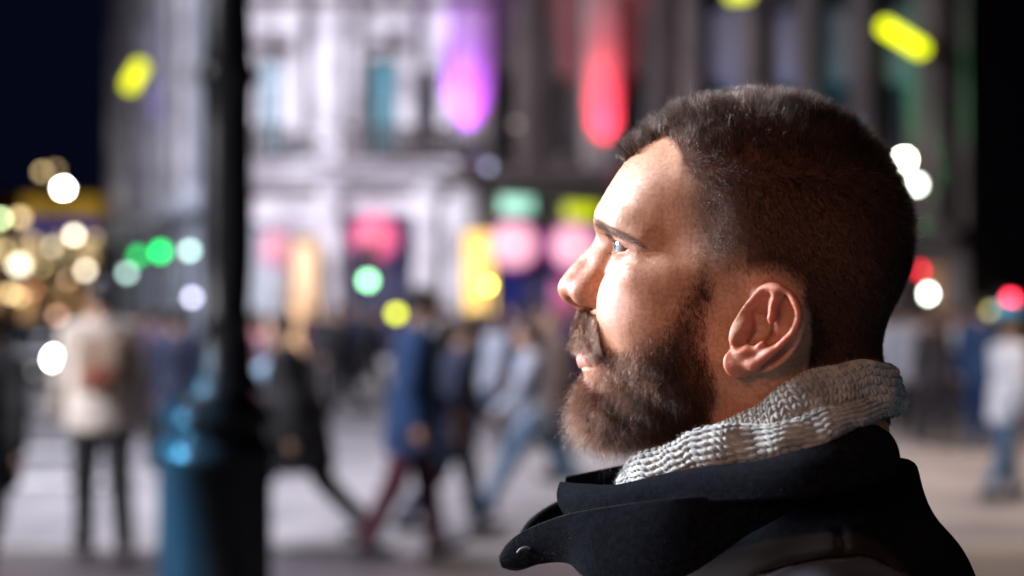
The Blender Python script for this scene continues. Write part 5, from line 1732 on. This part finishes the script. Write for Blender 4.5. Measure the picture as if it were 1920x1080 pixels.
    V, F = sdf_mesh(f_jack, lo, hi, h, mirror=False, thr=8 * h * 1.4); parts.append(("jacket", V, F, jacket))
    def f_tr(p):
        d = smin(d_leg(p, 10), ell(p, hip + np.array([0, 0, 30.]), (130, 178, 120)), 40)
        cutz = 1e9
        for a, b, c, toe, heel in legs:
            dr = unit(c - b); pl_ = (p[0] - c[0]) * dr[0] + (p[1] - c[1]) * dr[1] + (p[2] - c[2]) * dr[2]
            near_ = np.sqrt((p[0] - c[0]) ** 2 + (p[1] - c[1]) ** 2 + (p[2] - c[2]) ** 2) - 130
            d = smax(d, np.minimum(pl_ - 5, -near_), 6)
        return d - 3 * np.sin(p[2] * 0.05) * np.sin(p[0] * 0.03 + p[1] * 0.03)
    V, F = sdf_mesh(f_tr, lo, hi, h, mirror=False, thr=8 * h * 1.3); parts.append(("trousers", V, F, trousers))
    for w in (0, 1):
        V, F = sdf_mesh(lambda p: smax(d_foot(p, 7, (w,)), -p[2], 4), lo, (760, 420, 640), h, mirror=False, thr=8 * h * 1.3); parts.append(("shoe", V, F, shoe or SHOEM))
    def f_hair(p):
        d = ell(p, head + np.array([-14, 0, 26]), (103, 87, 103))
        cutf = (p[0] - head[0]) * 0.9 - (p[2] - head[2]) * 0.75 - 8
        d = smax(d, cutf, 10)
        if long_hair: d = smin(d, ell(p, head + np.array([-62, 0, -90]), (60, 95, 150)), 25)
        return d - 3.5 * np.sin(p[0] * 0.12) * np.sin(p[1] * 0.11) * np.sin(p[2] * 0.1)
    V, F = sdf_mesh(f_hair, (head - np.array([200, 180, 300])), (head + np.array([200, 180, 200])), max(9, h * 0.75), mirror=False, thr=110); parts.append(("hair", V, F, HAIRM[hair]))
    return parts


def person(px, Y, parts, face, label, height=1.0, ground=0.0, group=None, mats=None, proto=None):
    X = (px - 960) / F_PX * Y
    rt = empty("person", (X, Y, ground), R(face)); rt.scale = (height,) * 3
    tag(rt, label, "person", group)
    objs = []
    if proto is None:
        for (nm, V, F, m) in parts: objs.append(np_mesh(nm, V * 0.001, F, m, rt))
    else:
        for o in proto:
            c = o.copy(); COL.objects.link(c); c.parent = rt; objs.append(c)
    for c in objs:
        if mats and c.name.split(".")[0] in mats:
            c.material_slots[0].link = 'OBJECT'; c.material_slots[0].material = mats[c.name.split(".")[0]]
    return objs


C_cream = cloth("cream_cloth", (0.55, 0.48, 0.42)); C_black = cloth("black_cloth", (0.008, 0.008, 0.010)); C_navy = cloth("navy_cloth", (0.012, 0.018, 0.045))
C_blue = cloth("blue_cloth", (0.007, 0.035, 0.11)); C_maroon = cloth("maroon_cloth", (0.07, 0.012, 0.025)); C_jean = cloth("denim", (0.07, 0.125, 0.20))
C_djean = cloth("dark_denim_cloth", (0.02, 0.04, 0.085)); C_grey = cloth("light_grey_cloth", (0.30, 0.33, 0.40)); C_pink = cloth("pink_cloth", (0.60, 0.20, 0.24))
C_brown = cloth("brown_cloth", (0.07, 0.045, 0.035)); C_white = cloth("white_cloth", (0.60, 0.62, 0.66)); C_dark = cloth("charcoal_cloth", (0.022, 0.02, 0.028)); C_purple = cloth("plum_cloth", (0.05, 0.02, 0.06))

# the nearer walkers, each with his or her own stance
pr = build_person(C_cream, C_black, "black", l1=12, l2=-14, k1=4, k2=14, arms=(16, -14), hem=790, coat_w=1.2, h=12)
person(192, 9.0, pr, 118, "walker in a cream jacket and black trousers carrying a backpack, left of the iron post", 1.03, ground=0.0)
# backpack carried by the cream jacket walker
bp_ = empty("backpack", ((208 - 960) / F_PX * 8.9, 8.72, 0)); tag(bp_, "tan and rust backpack on the cream jacket walker", "backpack")
BPM = cloth("tan_canvas", (0.26, 0.18, 0.13)); BPM2 = cloth("rust_canvas", (0.22, 0.06, 0.035))
def bpf(p):
    q = [np.abs(p[0]) - 95, np.abs(p[1]) - 50, np.abs(p[2] - 1240) - 130]
    return np.sqrt(sum(np.maximum(t, 0) ** 2 for t in q)) + np.minimum(np.maximum(np.maximum(q[0], q[1]), q[2]), 0) - 45
V, F = sdf_mesh(bpf, (-220, -150, 950), (220, 150, 1500), 14, mirror=False, thr=190); np_mesh("bag", V * 0.001, F, BPM, bp_)
V, F = sdf_mesh(lambda p: ell(p, (0, -95, 1170), (105, 40, 80)), (-160, -180, 1040), (160, 20, 1300), 14, mirror=False, thr=190); np_mesh("front_pocket", V * 0.001, F, BPM2, bp_)
for s in (-1, 1):
    tb = catmull([(s * 90, 60, 1400), (s * 110, 150, 1420), (s * 115, 210, 1330), (s * 110, 160, 1180), (s * 100, 70, 1110)], 5) * 0.001
    T = [(p_[0], p_[1], p_[2]) for p_ in tb]
    boxes_mesh("strap", [(min(a[0], b[0]) - 0.02, min(a[1], b[1]) - 0.004, min(a[2], b[2]) - 0.004, max(a[0], b[0]) + 0.02, max(a[1], b[1]) + 0.004, max(a[2], b[2]) + 0.004) for a, b in zip(T[:-1], T[1:])], BPM, bp_)

pr = build_person(C_black, C_black, "brown", l1=30, l2=-30, k1=3, k2=14, arms=(-22, 30), hem=620, coat_w=1.65, lean=6, h=12)
person(548, 9.4, pr, 178, "long striding walker in a black coat just right of the iron post", 0.96)
pr = build_person(C_blue, C_maroon, "black", l1=12, l2=-16, k1=3, k2=10, arms=(14, -12), hem=660, coat_w=1.10, h=12)
person(775, 9.0, pr, 8, "walker in a blue coat and maroon trousers, left of the man's beard", 1.0)
P_dark = person(856, 10.6, build_person(C_navy, C_djean, "brown", l1=16, l2=-22, k1=5, k2=16, arms=(18, -18), hem=760, h=14), 12,
                "walker in a navy jacket and dark jeans right behind the blue coat", 0.97, ground=-0.13)
P_wide = person(1000, 11.9, build_person(C_grey, C_jean, "brown", l1=30, l2=-32, k1=4, k2=12, arms=(24, -24), hem=800, lean=4, h=14), 184,
                "striding walker in a pale grey jacket and blue jeans below the pink signs", 0.98, ground=-0.13)
pr = build_person(C_white, C_jean, "fair", l1=10, l2=-12, k1=4, k2=14, arms=(12, -12), hem=720, h=14)
P_right = person(1888, 12.6, pr, 20, "walker in a white jacket and pale jeans at the right edge", 0.95, ground=-0.13)
capo = empty("cap", ((1893 - 960) / F_PX * 12.55, 12.6, 0)); tag(capo, "bright cyan woolly hat on the walker at the right edge", "hat")
V, F = sdf_mesh(lambda p: smax(ell(p, (0, 0, 1530), (120, 108, 120)), 1525 - p[2], 10), (-160, -160, 1480), (160, 160, 1680), 10, mirror=False, thr=140)
np_mesh("crown", V * 0.001, F, cloth("cyan_wool", (0.02, 0.30, 0.55)), capo)
boxes_mesh("brim", [(-0.118, -0.106, 1.515, 0.118, 0.106, 1.545)], cloth("cyan_rib", (0.02, 0.24, 0.45)), capo, bevel=0.03)
pr = build_person(C_black, C_black, "black", l1=14, l2=-18, k1=4, k2=14, arms=(20, -20), hem=640, coat_w=1.1, h=14)
person(-26, 7.8, pr, 92, "dark silhouetted walker cut by the left edge", 0.92)

# the crowd further off: four standing and walking figures reused in other clothes
P_calm = person(330, 13.0, build_person(C_navy, C_black, "black", l1=6, l2=-8, k1=2, k2=8, arms=(6, -6), elbows=(12, 12), hem=700, h=18), 95,
                "walker in a navy coat half hidden behind the iron post", 1.0, ground=-0.13)
P_lady = person(487, 15.5, build_person(C_pink, C_dark, "brown", l1=12, l2=-14, k1=3, k2=12, arms=(12, -12), hem=700, h=18, long_hair=True), 175,
                "walker in a pink jacket with long brown hair, right of the iron post", 0.98, ground=-0.13)
bagM = cloth("pale_blue_bag", (0.30, 0.48, 0.62))
bg = empty("handbag", ((512 - 960) / F_PX * 15.2, 15.0, -0.13)); tag(bg, "pale blue bag carried beside the pink jacket walker", "bag")
V, F = sdf_mesh(lambda p: ell(p, (0, 0, 1010), (150, 70, 130)) - 12, (-240, -160, 830), (240, 160, 1200), 18, mirror=False, thr=230); np_mesh("bag_body", V * 0.001, F, bagM, bg)
boxes_mesh("handle", [(-0.10, -0.012, 1.13, -0.08, 0.012, 1.36), (0.08, -0.012, 1.13, 0.10, 0.012, 1.36), (-0.10, -0.012, 1.36, 0.10, 0.012, 1.38)], bagM, bg)

CROWD = [
    # px, Y, prototype, facing, height, jacket, trousers, label
    (292, 15.0, P_calm, 80, 1.0, C_purple, C_black, "plum coated walker between the cream jacket and the iron post"),
    (606, 27.0, P_calm, 100, 1.0, C_dark, C_black, "distant figure in charcoal, leftmost of the group before the pale building"),
    (634, 25.0, P_lady, 60, 0.97, C_black, C_dark, "distant long haired figure in black before the pale building"),
    (664, 28.0, P_calm, 250, 1.02, C_navy, C_black, "distant figure in navy before the pale building, third of the group"),
    (700, 26.0, P_dark, 10, 1.0, C_black, C_black, "distant walker in black just left of the blue coat"),
    (898, 24.0, P_lady, 120, 0.96, C_dark, C_djean, "distant long haired figure in charcoal under the orange display"),
    (925, 17.0, P_dark, 30, 0.96, C_grey, C_djean, "middle distance walker in pale grey behind the striding one"),
    (955, 22.0, P_calm, 290, 1.0, C_blue, C_black, "distant figure in blue between the striding walker and the orange display"),
    (1046, 14.0, P_calm, 200, 0.97, C_brown, C_dark, "brown jacketed figure directly behind the striding walker's shoulder"),
    (1085, 20.0, P_calm, 160, 1.0, C_purple, C_black, "plum jacketed figure beside the man's lips"),
    (1668, 22.0, P_lady, 60, 0.98, C_white, C_black, "distant figure in white just behind the man's scarf"),
    (1700, 19.0, P_calm, 80, 1.0, C_grey, C_black, "grey coated figure right of the man's scarf"),
    (1730, 21.0, P_dark, 10, 0.98, C_black, C_black, "walker in black under the pale green lamp"),
    (1752, 17.5, P_calm, 110, 0.98, C_dark, C_dark, "charcoal coated figure in the right hand group"),
    (1782, 22.0, P_lady, 240, 0.97, C_maroon, C_black, "long haired figure in dark red in the right hand group"),
    (1800, 19.5, P_dark, 190, 0.98, C_white, C_dark, "walker in a white jacket in the right hand group"),
    (1838, 17.0, P_calm, 90, 1.04, C_blue, C_blue, "tall figure all in blue beside the walker at the right edge"),
    (1868, 24.0, P_lady, 60, 0.98, C_dark, C_black, "distant dark figure under the red signal"),
    (640, 22.0, P_dark, 200, 1.0, C_black, C_black, "walker in black crossing leftwards in front of the pale building"),
    (585, 30.0, P_lady, 90, 1.0, C_maroon, C_black, "distant long haired figure in dark red under the peach display"),
    (686, 32.0, P_calm, 60, 1.0, C_brown, C_black, "small distant figure in brown beside the green signal"),
    (838, 25.0, P_calm, 140, 1.0, C_black, C_black, "distant figure in black at the foot of the corner"),
    (982, 28.0, P_calm, 70, 1.0, C_black, C_dark, "distant figure in black under the pair of pink round signs"),
    (1022, 26.0, P_dark, 190, 1.0, C_dark, C_black, "distant walker in charcoal under the right pink round sign"),
    (1686, 27.0, P_calm, 90, 1.0, C_black, C_black, "small distant figure in black close to the man's collar"),
    (1768, 27.0, P_dark, 170, 1.0, C_navy, C_black, "small distant walker in navy deep in the right hand group"),
    (1822, 25.0, P_calm, 110, 1.0, C_black, C_black, "distant figure in black left of the tall blue one"),
    (255, 19.0, P_dark, 15, 1.0, C_maroon, C_black, "distant walker in dark red beside the cream jacket"),
    (1912, 20.0, P_dark, 175, 1.0, C_navy, C_black, "navy walker partly hidden behind the one at the right edge"),
]
for px, Y, proto, face, ht, jm, tm, lab in CROWD:
    person(px, Y, None, face, lab, ht, ground=-0.13, group="crowd crossing the junction", mats={"jacket": jm, "trousers": tm}, proto=proto)
clock("people")
